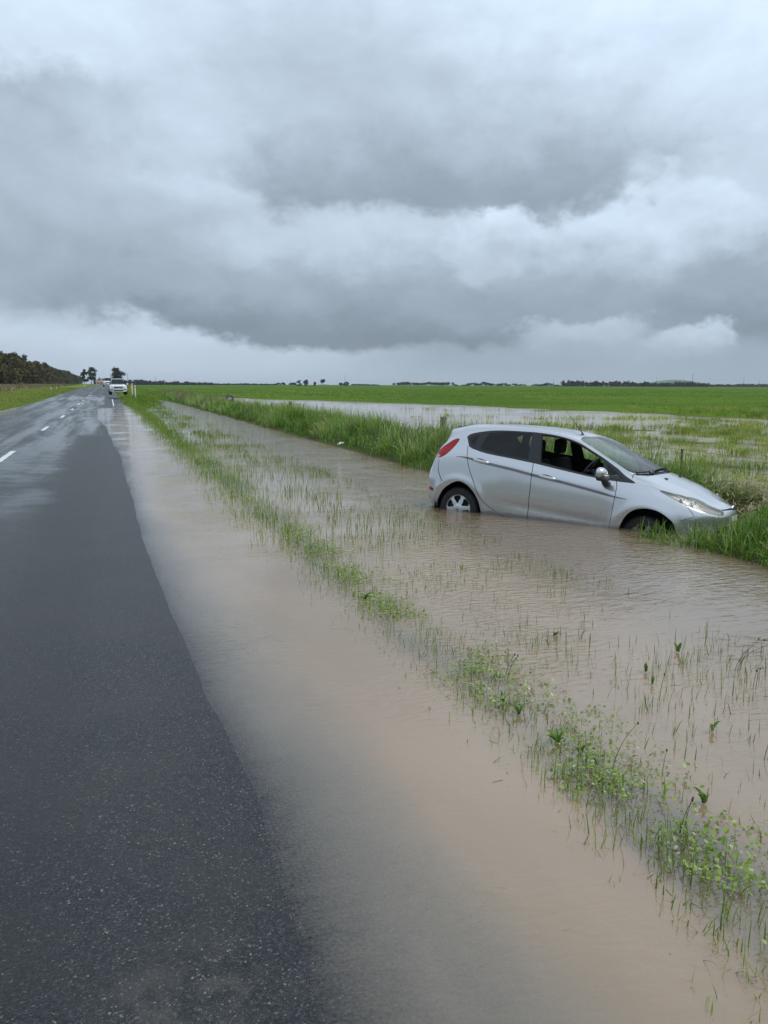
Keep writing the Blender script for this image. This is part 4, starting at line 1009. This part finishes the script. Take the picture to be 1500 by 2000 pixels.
# ------------------------------------------------------------------ trees
def mat_leaf(name, a, b, c):
    m, t, o = newmat(name)
    at = t.new('ShaderNodeAttribute', attribute_name='rnd')
    col = t.ramp(at.outputs['Fac'], [(0, a), (.6, b), (1, c)])
    bs = pbsdf(t, Base_Color=col, Roughness=.6, Specular_IOR_Level=.3); tr = t.new('ShaderNodeBsdfTranslucent'); t.link(col, tr.inputs[0])
    ms = t.new('ShaderNodeMixShader'); ms.inputs[0].default_value = .25
    t.link(bs.outputs[0], ms.inputs[1]); t.link(tr.outputs[0], ms.inputs[2]); t.link(ms.outputs[0], o.inputs[0]); return m
M_EUC = mat_leaf('gum_leaves', (.042, .047, .016), (.12, .112, .040), (.25, .155, .08))
M_PINE = mat_leaf('dark_leaves', (.022, .030, .016), (.05, .062, .028), (.10, .09, .045))
M_FARL = mat_leaf('far_leaves', (.030, .036, .032), (.048, .056, .046), (.075, .075, .055))
M_BARK = simple('bark', (.10, .075, .06), .85, 0, .3, 3)
def crown_mesh(name, blobs, n, leaf, mat, seed):
    """blobs: (x,y,z,rx,ry,rz); leaf sized quads through each blob's volume, thinner towards the rim"""
    r = np.random.default_rng(seed); vol = np.array([b[3]*b[4]*b[5] for b in blobs])**.7; cnt = np.maximum(8, (n*vol/vol.sum()).astype(int))
    Ps = []; Rn = []
    for b, c in zip(blobs, cnt):
        d = r.normal(size=(c, 3)); d /= np.linalg.norm(d, axis=1)[:, None]
        q = d*(r.random(c)**.42)[:, None]*np.array(b[3:6])*(1+.35*r.normal(size=(c, 1))*.5)+np.array(b[:3])
        Ps.append(q); Rn.append(np.clip(r.uniform(.15, .75)+r.normal(0, .16, c), 0, 1))
    P = np.concatenate(Ps); rn = np.concatenate(Rn); c = len(P)
    a = r.normal(size=(c, 3)); a /= np.linalg.norm(a, axis=1)[:, None]
    b = np.cross(a, r.normal(size=(c, 3))); b /= np.linalg.norm(b, axis=1)[:, None]
    s = leaf*r.uniform(.5, 1.3, c)[:, None]
    V = np.stack([P-a*s-b*s*.45, P+a*s*.2-b*s*.6, P+a*s+b*s*.3, P-a*s*.3+b*s*.6], 1).reshape(-1, 3)
    F = np.arange(c*4).reshape(-1, 4)
    return V, F, np.repeat(rn, 4)
def trunk_mb(h, rad, limbs, r):
    m = MB(); bend = r.normal(0, .03, 2)
    pts = [(bend[0]*h*(i/5)**2, bend[1]*h*(i/5)**2, h*i/5-.4*(i == 0)) for i in range(6)]
    m.tube(pts, [rad*(1.25-.16*i*1.2) if i else rad*1.5 for i in range(6)], 7)
    for k in range(limbs):
        i = 2+k % 4; p = Vector(pts[i]); a = r.uniform(0, 6.28); L = h*r.uniform(.10, .24)
        m.tube([p, p+Vector((math.cos(a)*L*.45, math.sin(a)*L*.45, L*.5)), p+Vector((math.cos(a)*L*.8, math.sin(a)*L*.8, L))], [rad*.5, rad*.35, rad*.12], 5)
    return m
def gum_blobs(r, H, Wd, low=.15, n=14):
    out = []
    for k in range(n):
        u = r.uniform(low, .93); rr = Wd*(.55 if u > .8 else 1.)*math.sqrt(r.random())*.75; a = r.uniform(0, 6.28); s = Wd*r.uniform(.28, .5)
        out.append((rr*math.cos(a), rr*math.sin(a), H*u, s, s, s*r.uniform(.6, .95)))
    out.append((0, 0, H*.9, Wd*.35, Wd*.35, H*.1)); return out
def umbrella_blobs(r, H, Wd, n=10):
    out = []
    for k in range(n):
        a = r.uniform(0, 6.28); rr = Wd*math.sqrt(r.random()); s = Wd*r.uniform(.3, .5)
        out.append((rr*math.cos(a), rr*math.sin(a), H*(.72-.24*(rr/Wd)**2)+r.normal(0, .05*H), s, s, H*r.uniform(.16, .26)))
    return out
def tree_proto(name, kind, H, Wd, n, leaf, mat, seed, low=.15, limbs=4):
    r = np.random.default_rng(seed)
    root = bpy.data.objects.new(name, None); COL.objects.link(root)
    bl = gum_blobs(r, H, Wd, low) if kind == 'gum' else umbrella_blobs(r, H, Wd)
    V, F, rn = crown_mesh('crown', bl, n, leaf, mat, seed)
    npmesh('crown', V, [F], mat, root, False, {'rnd': rn})
    trunk_mb(H*(.8 if kind == 'gum' else .72), .018*H, limbs, r).build('trunk', M_BARK, root, True)
    return root
def place_tree(proto, first, x, y, z, rz, sc, label, cat='tree', group=None):
    o = proto if first else copy_tree(proto)
    o.location = (x, y, z); o.rotation_euler = (0, 0, rz); o.scale = sc if isinstance(sc, tuple) else (sc,)*3
    for k in ('label', 'category', 'group'):
        if k in o: del o[k]
    return tag(o, label, cat, group)
# plantation left of the road: rows of gums, front row with bare lower trunks
protos = [tree_proto('gum_tree', 'gum', 12.5, 3.6, 1500, .42, M_EUC, 20+k, low=.10 if k % 2 else .22) for k in range(6)]
used = set(); r = np.random.default_rng(9)
GL = 'dark brown green gum tree crowded in the plantation left of the road'
for row, (X0, n) in enumerate(((-38, 46), (-43, 34), (-49, 28))):
    y = 258.
    while y < 1330:
        p = int(r.integers(0, 6)); s = r.uniform(.78, 1.12)*(1.08 if y < 420 else 1.)
        place_tree(protos[p], p not in used, X0+r.normal(0, 1.3)-max(0, (y-700)*.004), y, .35+.0005*y, r.uniform(0, 6.28), (s, s, s*r.uniform(.9, 1.12)), GL, group='gum trees of the plantation'); used.add(p)
        y += r.uniform(5.5, 9.0)*(1+row*.45)*(1+max(0, y-380)/380.)
for x_, D_, h_, w_, lab, sd_ in ((179, 690, 14.5, 4.2, 'tall dark pointed tree at the far end of the plantation beside the road', 41), (166, 640, 12, 3.0, 'narrow tree between the plantation and the tall pointed tree', 42)):
    tp = tree_proto('roadside_tree', 'gum', h_, w_, 1500, .5, M_PINE, sd_, .12); x, y = far_pt(x_, D_); place_tree(tp, True, x, y, .9, 0, 1., lab)
tp = tree_proto('roadside_tree', 'gum', 13.5, 5.8, 2300, .50, M_PINE, 43, .22); x, y = far_pt(229.5, 640); place_tree(tp, True, x, y, .8, .6, (1.05, 1.05, 1.), 'big round dark tree standing behind the parked white ute')
# scattered trees on the skyline
for px, D_, H, Wd, kind, lab in ((548, 900, 4.5, 5, 'umb', 'low flat bushy tree at the left end of the skyline group'), (572, 900, 4.0, 5, 'umb', 'low wide tree right of the flat bushy one on the skyline'), (584, 900, 6.5, 3.2, 'gum', 'rounded tree rising from the left skyline clump'),
        (597, 900, 6.0, 2.4, 'gum', 'twin stemmed slim tree in the middle of the skyline group'), (599, 930, 7.0, 3.4, 'gum', 'dense dark tree behind the slim one in the skyline group'), (615, 900, 4.4, 2.2, 'gum', 'small lone bush like tree before the stockyard rails'),
        (631, 900, 9.0, 3.0, 'umb', 'tall lone tree with bare trunk and small crown above the stockyard rails'), (667, 900, 4.6, 2.8, 'umb', 'leaning low tree just left of the thin tall pole'), (676, 900, 5.2, 2.6, 'gum', 'low tree at the foot of the thin tall pole')):
    tp = tree_proto('skyline_tree', kind, H, Wd, 420, .5, M_FARL, int(px), .12); x, y = far_pt(px, D_); place_tree(tp, True, x, y, -.3, px*.1, 1.1, lab)
# windbreak of flat topped trees across the field
ub = [tree_proto('windbreak_tree', 'umb', 7.2, 6.5, 520, .55, M_FARL, 60+k, limbs=5) for k in range(4)]
used = set(); r = np.random.default_rng(19)
for px, s in [(776, .95), (784, 1.0), (792, 1.05), (801, .95), (810, .9), (820, .95), (829, .85), (838, .95), (847, 1.05), (857, 1.0), (866, .9), (878, 1.0), (889, .6), (908, .6), (917, .8), (926, .95), (936, .85), (945, 1.), (954, .85), (963, .75), (973, .75), (983, .85), (993, .6), (1005, .8), (1021, .75), (1048, .7), (1056, .75), (1064, .7), (1072, 1.), (1085, .6), (1092, .5)]:
    p = int(r.integers(0, 4)); x, y = far_pt(px, 1060)
    place_tree(ub[p], p not in used, x, y, -.6, r.uniform(0, 6.28), (s*r.uniform(.9, 1.15), s, s*r.uniform(.9, 1.08)), 'dark flat topped tree in the windbreak across the green paddock', group='windbreak trees across the paddock'); used.add(p)
# far woods that read as one mass
def wood(name, a, b, D_, h0, h1, n, seed, taper=True):
    r = np.random.default_rng(seed); bl = []
    for k in range(n):
        u = (k+r.uniform(-.4, .4))/n; px = a+(b-a)*u; x, y = far_pt(px, D_+r.uniform(0, 40)); h = (h0+(h1-h0)*u)*r.uniform(.7, 1.15)
        w = abs(b-a)/1500*D_/n*r.uniform(.7, 1.2)
        bl += [(x, y, .2+h*.45, w, w, h*.56), (x+r.normal(0, w*.5), y, .4+h*.75, w*.6, w*.6, h*.28)]
    V, F, rn = crown_mesh(name, bl, n*150, .0009*D_, M_FARL, seed)
    return tag(npmesh(name, V, [F], M_FARL, None, False, {'rnd': rn}), kind='stuff')
wood('far_wood', 1100, 1182, 1250, 8.5, 7.5, 22, 71); wood('far_wood', 1182, 1270, 1300, 8., 7.0, 22, 72); wood('far_wood', 1270, 1384, 1300, 6.5, 7.5, 26, 73)
wood('far_wood', 1380, 1445, 1700, 3.5, 4.5, 16, 74); wood('far_wood', 1445, 1660, 1700, 5, 5, 40, 75)
wood('far_wood', 236, 420, 1250, 8.5, 3.5, 46, 76); wood('far_wood', 420, 540, 1500, 3.0, 2.2, 26, 77); wood('far_wood', 690, 742, 1600, 2.5, 1.6, 14, 78); wood('far_wood', 184, 222, 1050, 9, 6, 14, 79)
for px, w_, h_ in ((1318, 58, 17),):
    hx, hy = far_pt(px, 3200); N_ = 24; V = []; F = []
    for i in range(9):
        for k in range(N_):
            q = i/8; a = 2*math.pi*k/N_; V.append((hx+150*(1-q)*math.cos(a), hy+150*(1-q)*math.sin(a), 25*(math.sin(q*math.pi/2))**1.0))
    F = [(i*N_+k, i*N_+(k+1) % N_, (i+1)*N_+(k+1) % N_, (i+1)*N_+k) for i in range(8) for k in range(N_)]
    tag(npmesh('hill', np.array(V), F, simple('far_hill_grass', (.10, .15, .08), .9, 0, .2, .02)), kind='structure')
# ------------------------------------------------------------------ poles and yards on the skyline
M_WOODP = simple('weathered_timber', (.15, .135, .12), .85, 0, .25, 6)
M_STEELP = simple('galvanised_steel', (.30, .31, .32), .5, .5)
for px, D_, H, lab, arms in ((674, 720, 10.5, 'thin tall pole rising from the low skyline trees', 0), (1352, 640, 10.6, 'tallest thick pole before the far wood on the right', 1), (1282, 780, 9.6, 'pale thin pole at the left of the hill on the skyline', 0), (1081, 1000, 9.5, 'thin pole above the right end of the windbreak', 1),
        (1135, 1050, 12, 'left pole of the pair standing over the dark wood', 1), (1152, 1050, 9.5, 'right and shorter pole of the pair over the dark wood', 1), (1310, 1000, 10, 'slim pole just left of the pale hill behind the wood', 1), (1452, 900, 9., 'pale pole on the skyline near the right edge', 0), (1482, 1000, 9, 'farthest right pole on the skyline', 1),
        (250, 700, 10., 'power pole with crossarm right of the big dark tree', 1), (304, 900, 9.5, 'small power pole over the green field left of centre', 1)):
    x, y = far_pt(px, D_); root = empty('utility_pole', (x, y, .2), lab, 'pole', 'poles along the skyline')
    MB().tube([(0, 0, -.5), (0, 0, H)], [.17, .11], 8).build('pole', M_WOODP, root, True)
    if arms:
        MB().box((0, 0, H-.6), (2.4, .12, .14), .5).build('crossarm', M_WOODP, root)
        MB().tube([(.9, .5, H-.55), (.9, .5, H-.3)], .06, 6).tube([(-.9, -.5, H-.55), (-.9, -.5, H-.3)], .06, 6).build('insulators', M_STEELP, root)
x, y = far_pt(632, 880); yd = empty('stockyard_rails', (x, y, .45), 'low dark timber stockyard rails under the tall lone tree', 'fence', rot=(0, 0, -.25))
for k in range(6): MB().box((-5.5+2.2*k, 0, .8), (.2, .2, 1.9)).build('post', M_WOODP, yd)
for h in (.7, 1.5): MB().box((0, .12, h), (11.4, .08, .18)).build('rail', M_WOODP, yd)
# farm sheds by the road far ahead
for px, D_, w_, lab, col in ((196, 930, 9, 'pinkish roofed farm house beyond the far bend of the road', (.34, .15, .11)), (258, 900, 0, '', None)):
    if not w_: continue
    x, y = far_pt(px, D_); hs = empty('farm_house', (x, y, .9), lab, 'house')
    MB().box((0, 0, 1.4), (w_, 6, 2.8)).build('wall', simple('pale_wall', (.5, .42, .36), .8), hs)
    MB().add([(-w_/2-.4, -3.4, 2.7), (w_/2+.4, -3.4, 2.7), (w_/2+.4, 3.4, 2.7), (-w_/2-.4, 3.4, 2.7), (-w_/2-.4, 0, 4.6), (w_/2+.4, 0, 4.6)], [(0, 1, 5, 4), (2, 3, 4, 5), (0, 4, 3), (1, 2, 5), (0, 3, 2, 1)]).build('roof', simple('red_roof', col, .6), hs)
    MB().box((-2, -3.03, 1.5), (1.4, .06, 1.2)).build('window', MTRIM, hs); MB().box((1.2, -3.03, 1.1), (1.0, .06, 2.1)).build('door', MTRIM, hs)
# ------------------------------------------------------------------ paddock fence along the bank
fence = empty('farm_fence', (9.4, 20, 0), 'post and wire farm fence half drowned along the grassy bank', 'fence')
M_POST = simple('old_fence_post', (.115, .105, .09), .9, 0, .35, 9); M_PICK = simple('rusty_picket', (.10, .045, .035), .8, .2, .3, 20); M_WIRE = simple('fence_wire', (.25, .24, .23), .5, .6)
def fpost(px, py, kind='round', X=None):
    """post whose top is seen at (px, py): stands on the fence line"""
    d = _f+_r2*((px-750)/1500.)+_u2*((1000-py)/1500.); k = X/d.x; return X, k*d.y, CAM_Z+k*d.z
tops = []
for px, py, X, kind in ((866, 814, 9.5, 'round'), (567, 784, 9.5, 'round'), (455, 773, 9.5, 'round'), (443, 774, 9.5, 'round'), (1333, 877, 9.3, 'steel'), (645, 800, 9.5, 'steel'), (1117, 843, 9.5, 'steel'), (530, 787, 9.5, 'steel')):
    x, y, zt = fpost(px, py, kind, X); y0 = y-20; x0 = x-9.4; tops.append((y, x, zt))
    if kind == 'round':
        MB().lathe([(.0001, zt+.01), (.085, zt), (.10, zt-.03), (.105, -.4)], (x0, y0, 0), 'z', 12).build('post', M_POST, fence, True)
    else:
        zt = zt if px == 1333 else zt
        MB().box((x0, y0, zt-.7), (.045, .008, 1.4), .3).box((x0, y0+.012, zt-.7), (.008, .03, 1.4), .3).build('steel_picket', M_PICK, fence)
a = [t_ for t_ in tops if abs(t_[1]-9.5) < .01]; a.sort()
ys_ = sorted(t_[0] for t_ in tops)[-2:]
MB().tube([(.1, ys_[0]-20, .82), (.1, ys_[1]-20, .82)], .06, 8).build('strainer_rail', M_POST, fence, True)
for h in (.45, .68):
    m = MB(); m.tube([(.1+.02*math.sin(y), y-20, h+.03*math.sin(y*1.7)) for y in np.arange(4, 110, 3.)], .0035, 5); m.build('wire', M_WIRE, fence, True)
# ------------------------------------------------------------------ guide posts
M_WHITE = simple('white_plastic', (.80, .80, .77), .5); M_REFL = simple('red_reflector', (.5, .03, .02), .3); M_ORANGE = simple('orange_plastic', (.75, .25, .04), .5)
def gpost(px, py, D_, h, mat, lab, top=True):
    d = _f+_r2*((px-750)/1500.)+_u2*((1000-py)/1500.); k = D_/math.hypot(d.x, d.y); x, y, z = d.x*k, d.y*k, CAM_Z+d.z*k
    root = empty('guide_post', (x, y, z), lab, 'guide post', 'guide posts along the road')
    MB().box((0, 0, h/2-.2), (.13, .05, h+.4), 0, .012).build('post', mat, root, True)
    MB().box((0, -.03, h*.84), (.07, .012, .12)).build('reflector', M_REFL, root)
gpost(264.5, 771.5, 92, 1.05, M_WHITE, 'nearest white guide post on the right, leaning beside the parked ute')
gpost(258.5, 766, 105, 1.1, M_WHITE, 'second white guide post on the right, just behind the nearest one')
gpost(255.8, 764, 112, .95, M_ORANGE, 'orange marker post behind the two white guide posts')
gpost(100.5, 767.5, 150, 1.0, M_WHITE, 'left one of the two close white posts in the left roadside grass')
gpost(111, 765.5, 165, 1.0, M_WHITE, 'right one of the two close white posts in the left roadside grass')
gpost(165.5, 755.5, 270, 1.1, M_WHITE, 'farthest white guide post on the left, near the plantation end')
# ------------------------------------------------------------------ white vehicles on the road
M_VW = simple('white_car_paint', (.78, .79, .80), .22, 0, .03, Coat_Weight=.5); M_VGL = simple('dark_vehicle_glass', (.03, .04, .05), .4, Specular_IOR_Level=.03); M_VBL = simple('vehicle_black', (.02, .02, .022), .5); M_VL = simple('vehicle_lamp', (.85, .86, .85), .12); M_AMB = simple('red_lamp', (.55, .04, .03), .25)
def loft(name, secs, mat, parent, angle=35):
    """secs: (y, half width low, half width high, z low, z shoulder, z top, half width top)"""
    V = []; F = []; n = 12
    for y, wl, wh, zl, zs, zt, wt in secs:
        half = [(wl*.9, zl), (wl, zl+.08), (wh, zs-.10), (wh*.97, zs), (wt, zt-.05), (wt*.9, zt)]
        V += [(x, y, z) for x, z in half]+[(-x, y, z) for x, z in half[::-1]]
    for i in range(len(secs)-1):
        for k in range(n): F.append((i*n+k, i*n+(k+1) % n, (i+1)*n+(k+1) % n, (i+1)*n+k))
    F.append(tuple(range(n))); F.append(tuple(range((len(secs)-1)*n, len(secs)*n))[::-1])
    o = npmesh(name, np.array(V), F, mat, parent, True)
    try: o.data.set_sharp_from_angle(angle=R_(angle))
    except Exception: pass
    b = o.modifiers.new('bevel', 'BEVEL'); b.width = .03; b.segments = 2; b.limit_method = 'ANGLE'
    return o
def truck(loc, rz, lab, cat, name, tray, bar, s=1.):
    """front faces -y"""
    v = empty(name, loc, lab, cat, rot=(0, 0, rz), scale=s)
    L = 5.3 if tray else 4.8
    loft('body', [(0, .72, .78, .42, .80, .92, .62), (.06, .86, .90, .36, .86, 1.0, .70), (.35, .92, .93, .34, .95, 1.10, .76), (1.35, .93, .93, .34, 1.06, 1.18, .80), (1.75, .93, .93, .34, 1.10, 1.16, .82), (3.4, .93, .93, .34, 1.14, 1.18, .84), (L-.1, .92, .92, .40, 1.14, 1.18, .84), (L, .88, .88, .5, 1.08, 1.12, .80)], M_VW, v)
    e = 3.55 if tray else L-.15
    loft('cabin', [(1.45, .80, .80, 1.08, 1.14, 1.18, .76), (2.15, .82, .80, 1.08, 1.25, 1.76, .62), (2.45, .83, .81, 1.08, 1.25, 1.83, .64), (e-.4, .83, .81, 1.08, 1.25, 1.82, .64), (e, .82, .80, 1.08, 1.2, 1.42 if tray else 1.6, .66)], M_VW, v)
    def quad(nm, p, mat): return MB().add(p, [(0, 1, 2, 3)]).build(nm, mat, v)
    quad('windscreen', [(-.73, 1.46, 1.245), (.73, 1.46, 1.245), (.58, 2.10, 1.785), (-.58, 2.10, 1.785)], M_VGL)
    for sg in (-1, 1):
        quad('side_window', [(sg*.835, 1.80, 1.20), (sg*.835, e-.35, 1.20), (sg*.69, e-.5, 1.70), (sg*.70, 2.25, 1.68)], M_VGL)
        MB().box((sg*.66, .07, .93), (.34, .12, .17), sg*.3, .03).build('headlight', M_VL, v, True)
        MB().box((sg*.70, .0, .60), (.20, .10, .12), 0, .03).build('fog_lamp', M_VBL, v, True)
        mi = MB().box((sg*1.06, 1.75, 1.22), (.22, .12, .18), 0, .04).build('mirror', M_VW, v, True)
        for wy in (.92, L-1.2):
            w = MB().lathe([(.20, -.12), (.34, -.13), (.385, -.09), (.385, .09), (.34, .13), (.20, .12)], (0, 0, 0), 'x', 24).build('wheel', MTYRE, v, True); w.location = (sg*.82, wy, .385)
            MB().lathe([(.0001, .10), (.12, .11), (.21, .09), (.22, .04)], (0, 0, 0), 'x', 20).build('rim', MALLOY, w, True).scale = (sg, 1, 1)
    gr = MB().box((0, .005, .86), (.94, .10, .22), 0, .05).build('grille', M_VBL, v, True)
    for k in range(2): MB().box((0, -.055, .83+.07*k), (.80, .02, .025), 0, .006).build('grille_bar', MCHR, gr, True)
    MB().box((0, -.02, .52), (1.1, .09, .12), 0, .03).build('lower_intake', M_VBL, v, True)
    MB().box((0, -.075, .64), (.38, .02, .11), 0, .004).build('number_plate', M_VL, v)
    MB().box((0, .0, .40), (1.5, .16, .08), 0, .03).build('skid_plate', MREF, v, True)
    if bar:
        rb = MB().box((0, 2.5, 1.90), (1.1, .26, .06), 0, .02).build('roof_bar', M_VBL, v, True)
        for sg in (-1, 1): MB().box((sg*.38, 2.5, 1.96), (.32, .2, .09), 0, .03).build('beacon', M_AMB, rb, True)
    return v
def on_px(px, py, D_):
    d = _f+_r2*((px-750)/1500.)+_u2*((1000-py)/1500.); k = D_/math.hypot(d.x, d.y); return d.x*k, d.y*k, CAM_Z+d.z*k
x, y, z = on_px(232.2, 771.5, 93); truck((x, y, z), .03, 'white dual cab ute with black grille facing along the road at the water edge', 'ute', 'parked_ute', True, False)
x, y, z = on_px(211.8, 755.6, 166); truck((x, y, z), .02, 'smaller white four wheel drive further off behind the ute', 'car', 'white_wagon', False, False, 1.0)
# ------------------------------------------------------------------ litter at the water line
lt = empty('litter_bag', (6.35, 21.6, .03), 'small crumpled white bag caught at the foot of the grassy bank', 'litter')
bm = bmesh.new(); bmesh.ops.create_icosphere(bm, subdivisions=3, radius=.14)
for v in bm.verts: v.co *= 1+.5*(vn(np.array(v.co.x*14+3), np.array(v.co.y*14+v.co.z*9))-.5); v.co.z *= .6
bm.verts.index_update(); MB().add([v.co for v in bm.verts], [[v.index for v in f.verts] for f in bm.faces]).build('bag', simple('white_plastic_film', (.75, .76, .74), .35), lt); bm.free()

# ------------------------------------------------------------------ loose chips on the seal
x = np.concatenate([RNG.normal(.28, .12, 260), RNG.uniform(-2.2, .3, 420)]); y = np.concatenate([RNG.uniform(1.4, 9, 260), RNG.uniform(1.3, 7, 420)])
P = np.stack([x, y, road_z(x, y)+.0015], 1); m = len(P); r_ = RNG.uniform(.0018, .0048, m)[:, None, None]
base_ = np.array([[1, 0, 0], [0, 1, 0], [-1, 0, 0], [0, -1, 0], [0, 0, .8], [0, 0, -.5]], float)
V = P[:, None]+r_*base_[None]*RNG.uniform(.6, 1.4, (m, 6, 1)); f_ = np.array([[0, 1, 4], [1, 2, 4], [2, 3, 4], [3, 0, 4], [1, 0, 5], [2, 1, 5], [3, 2, 5], [0, 3, 5]])
F = (np.arange(m)*6)[:, None, None]+f_[None]
tag(npmesh('loose_gravel', V.reshape(-1, 3), [F.reshape(-1, 3)], simple('stone_chips', (.19, .18, .155), .7, 0, .5, 60), None, False), kind='stuff')
# ------------------------------------------------------------------ straw and scum afloat
x = np.concatenate([RNG.normal(2.1, .25, 170), RNG.uniform(2.2, 6.0, 120), RNG.normal(6.05, .12, 260)]); y = np.concatenate([RNG.uniform(1.2, 16, 170), RNG.uniform(2, 24, 120), RNG.uniform(4, 30, 260)])
P = np.stack([x, y, 0*x+.003], 1); P = P[~in_car(P, .1, .1) & (ground_z(P[:, 0], P[:, 1]) < -.012)]; m = len(P)
a = RNG.uniform(0, 6.28, m); L = RNG.uniform(.006, .028, m)[:, None]; w_ = RNG.uniform(.0012, .004, m)[:, None]
d1 = np.stack([np.cos(a), np.sin(a), 0*a], 1); d2 = np.stack([-np.sin(a), np.cos(a), 0*a], 1)
V = np.stack([P-d1*L-d2*w_, P+d1*L-d2*w_*.6, P+d1*L*1.02+d2*w_*.6+np.array([0, 0, .003]), P-d1*L+d2*w_], 1).reshape(-1, 3)
tag(npmesh('floating_straw', V, [np.arange(4*m).reshape(-1, 4)], M_STRAW, None, False, {'rnd': np.repeat(RNG.random(m), 4)}), kind='stuff')
# ------------------------------------------------------------------ the damp air
hz = MB().box((500, 2975, 14), (7300, 6250, 31)).build('haze', None, None)
hm, t, o = newmat('damp_air'); pv = t.new('ShaderNodeVolumePrincipled'); pv.inputs['Density'].default_value = .00008; pv.inputs['Color'].default_value = (.80, .88, .96, 1); pv.inputs['Anisotropy'].default_value = .2
t.link(pv.outputs[0], o.inputs['Volume']); hz.data.materials.clear(); hz.data.materials.append(hm); tag(hz, kind='stuff')
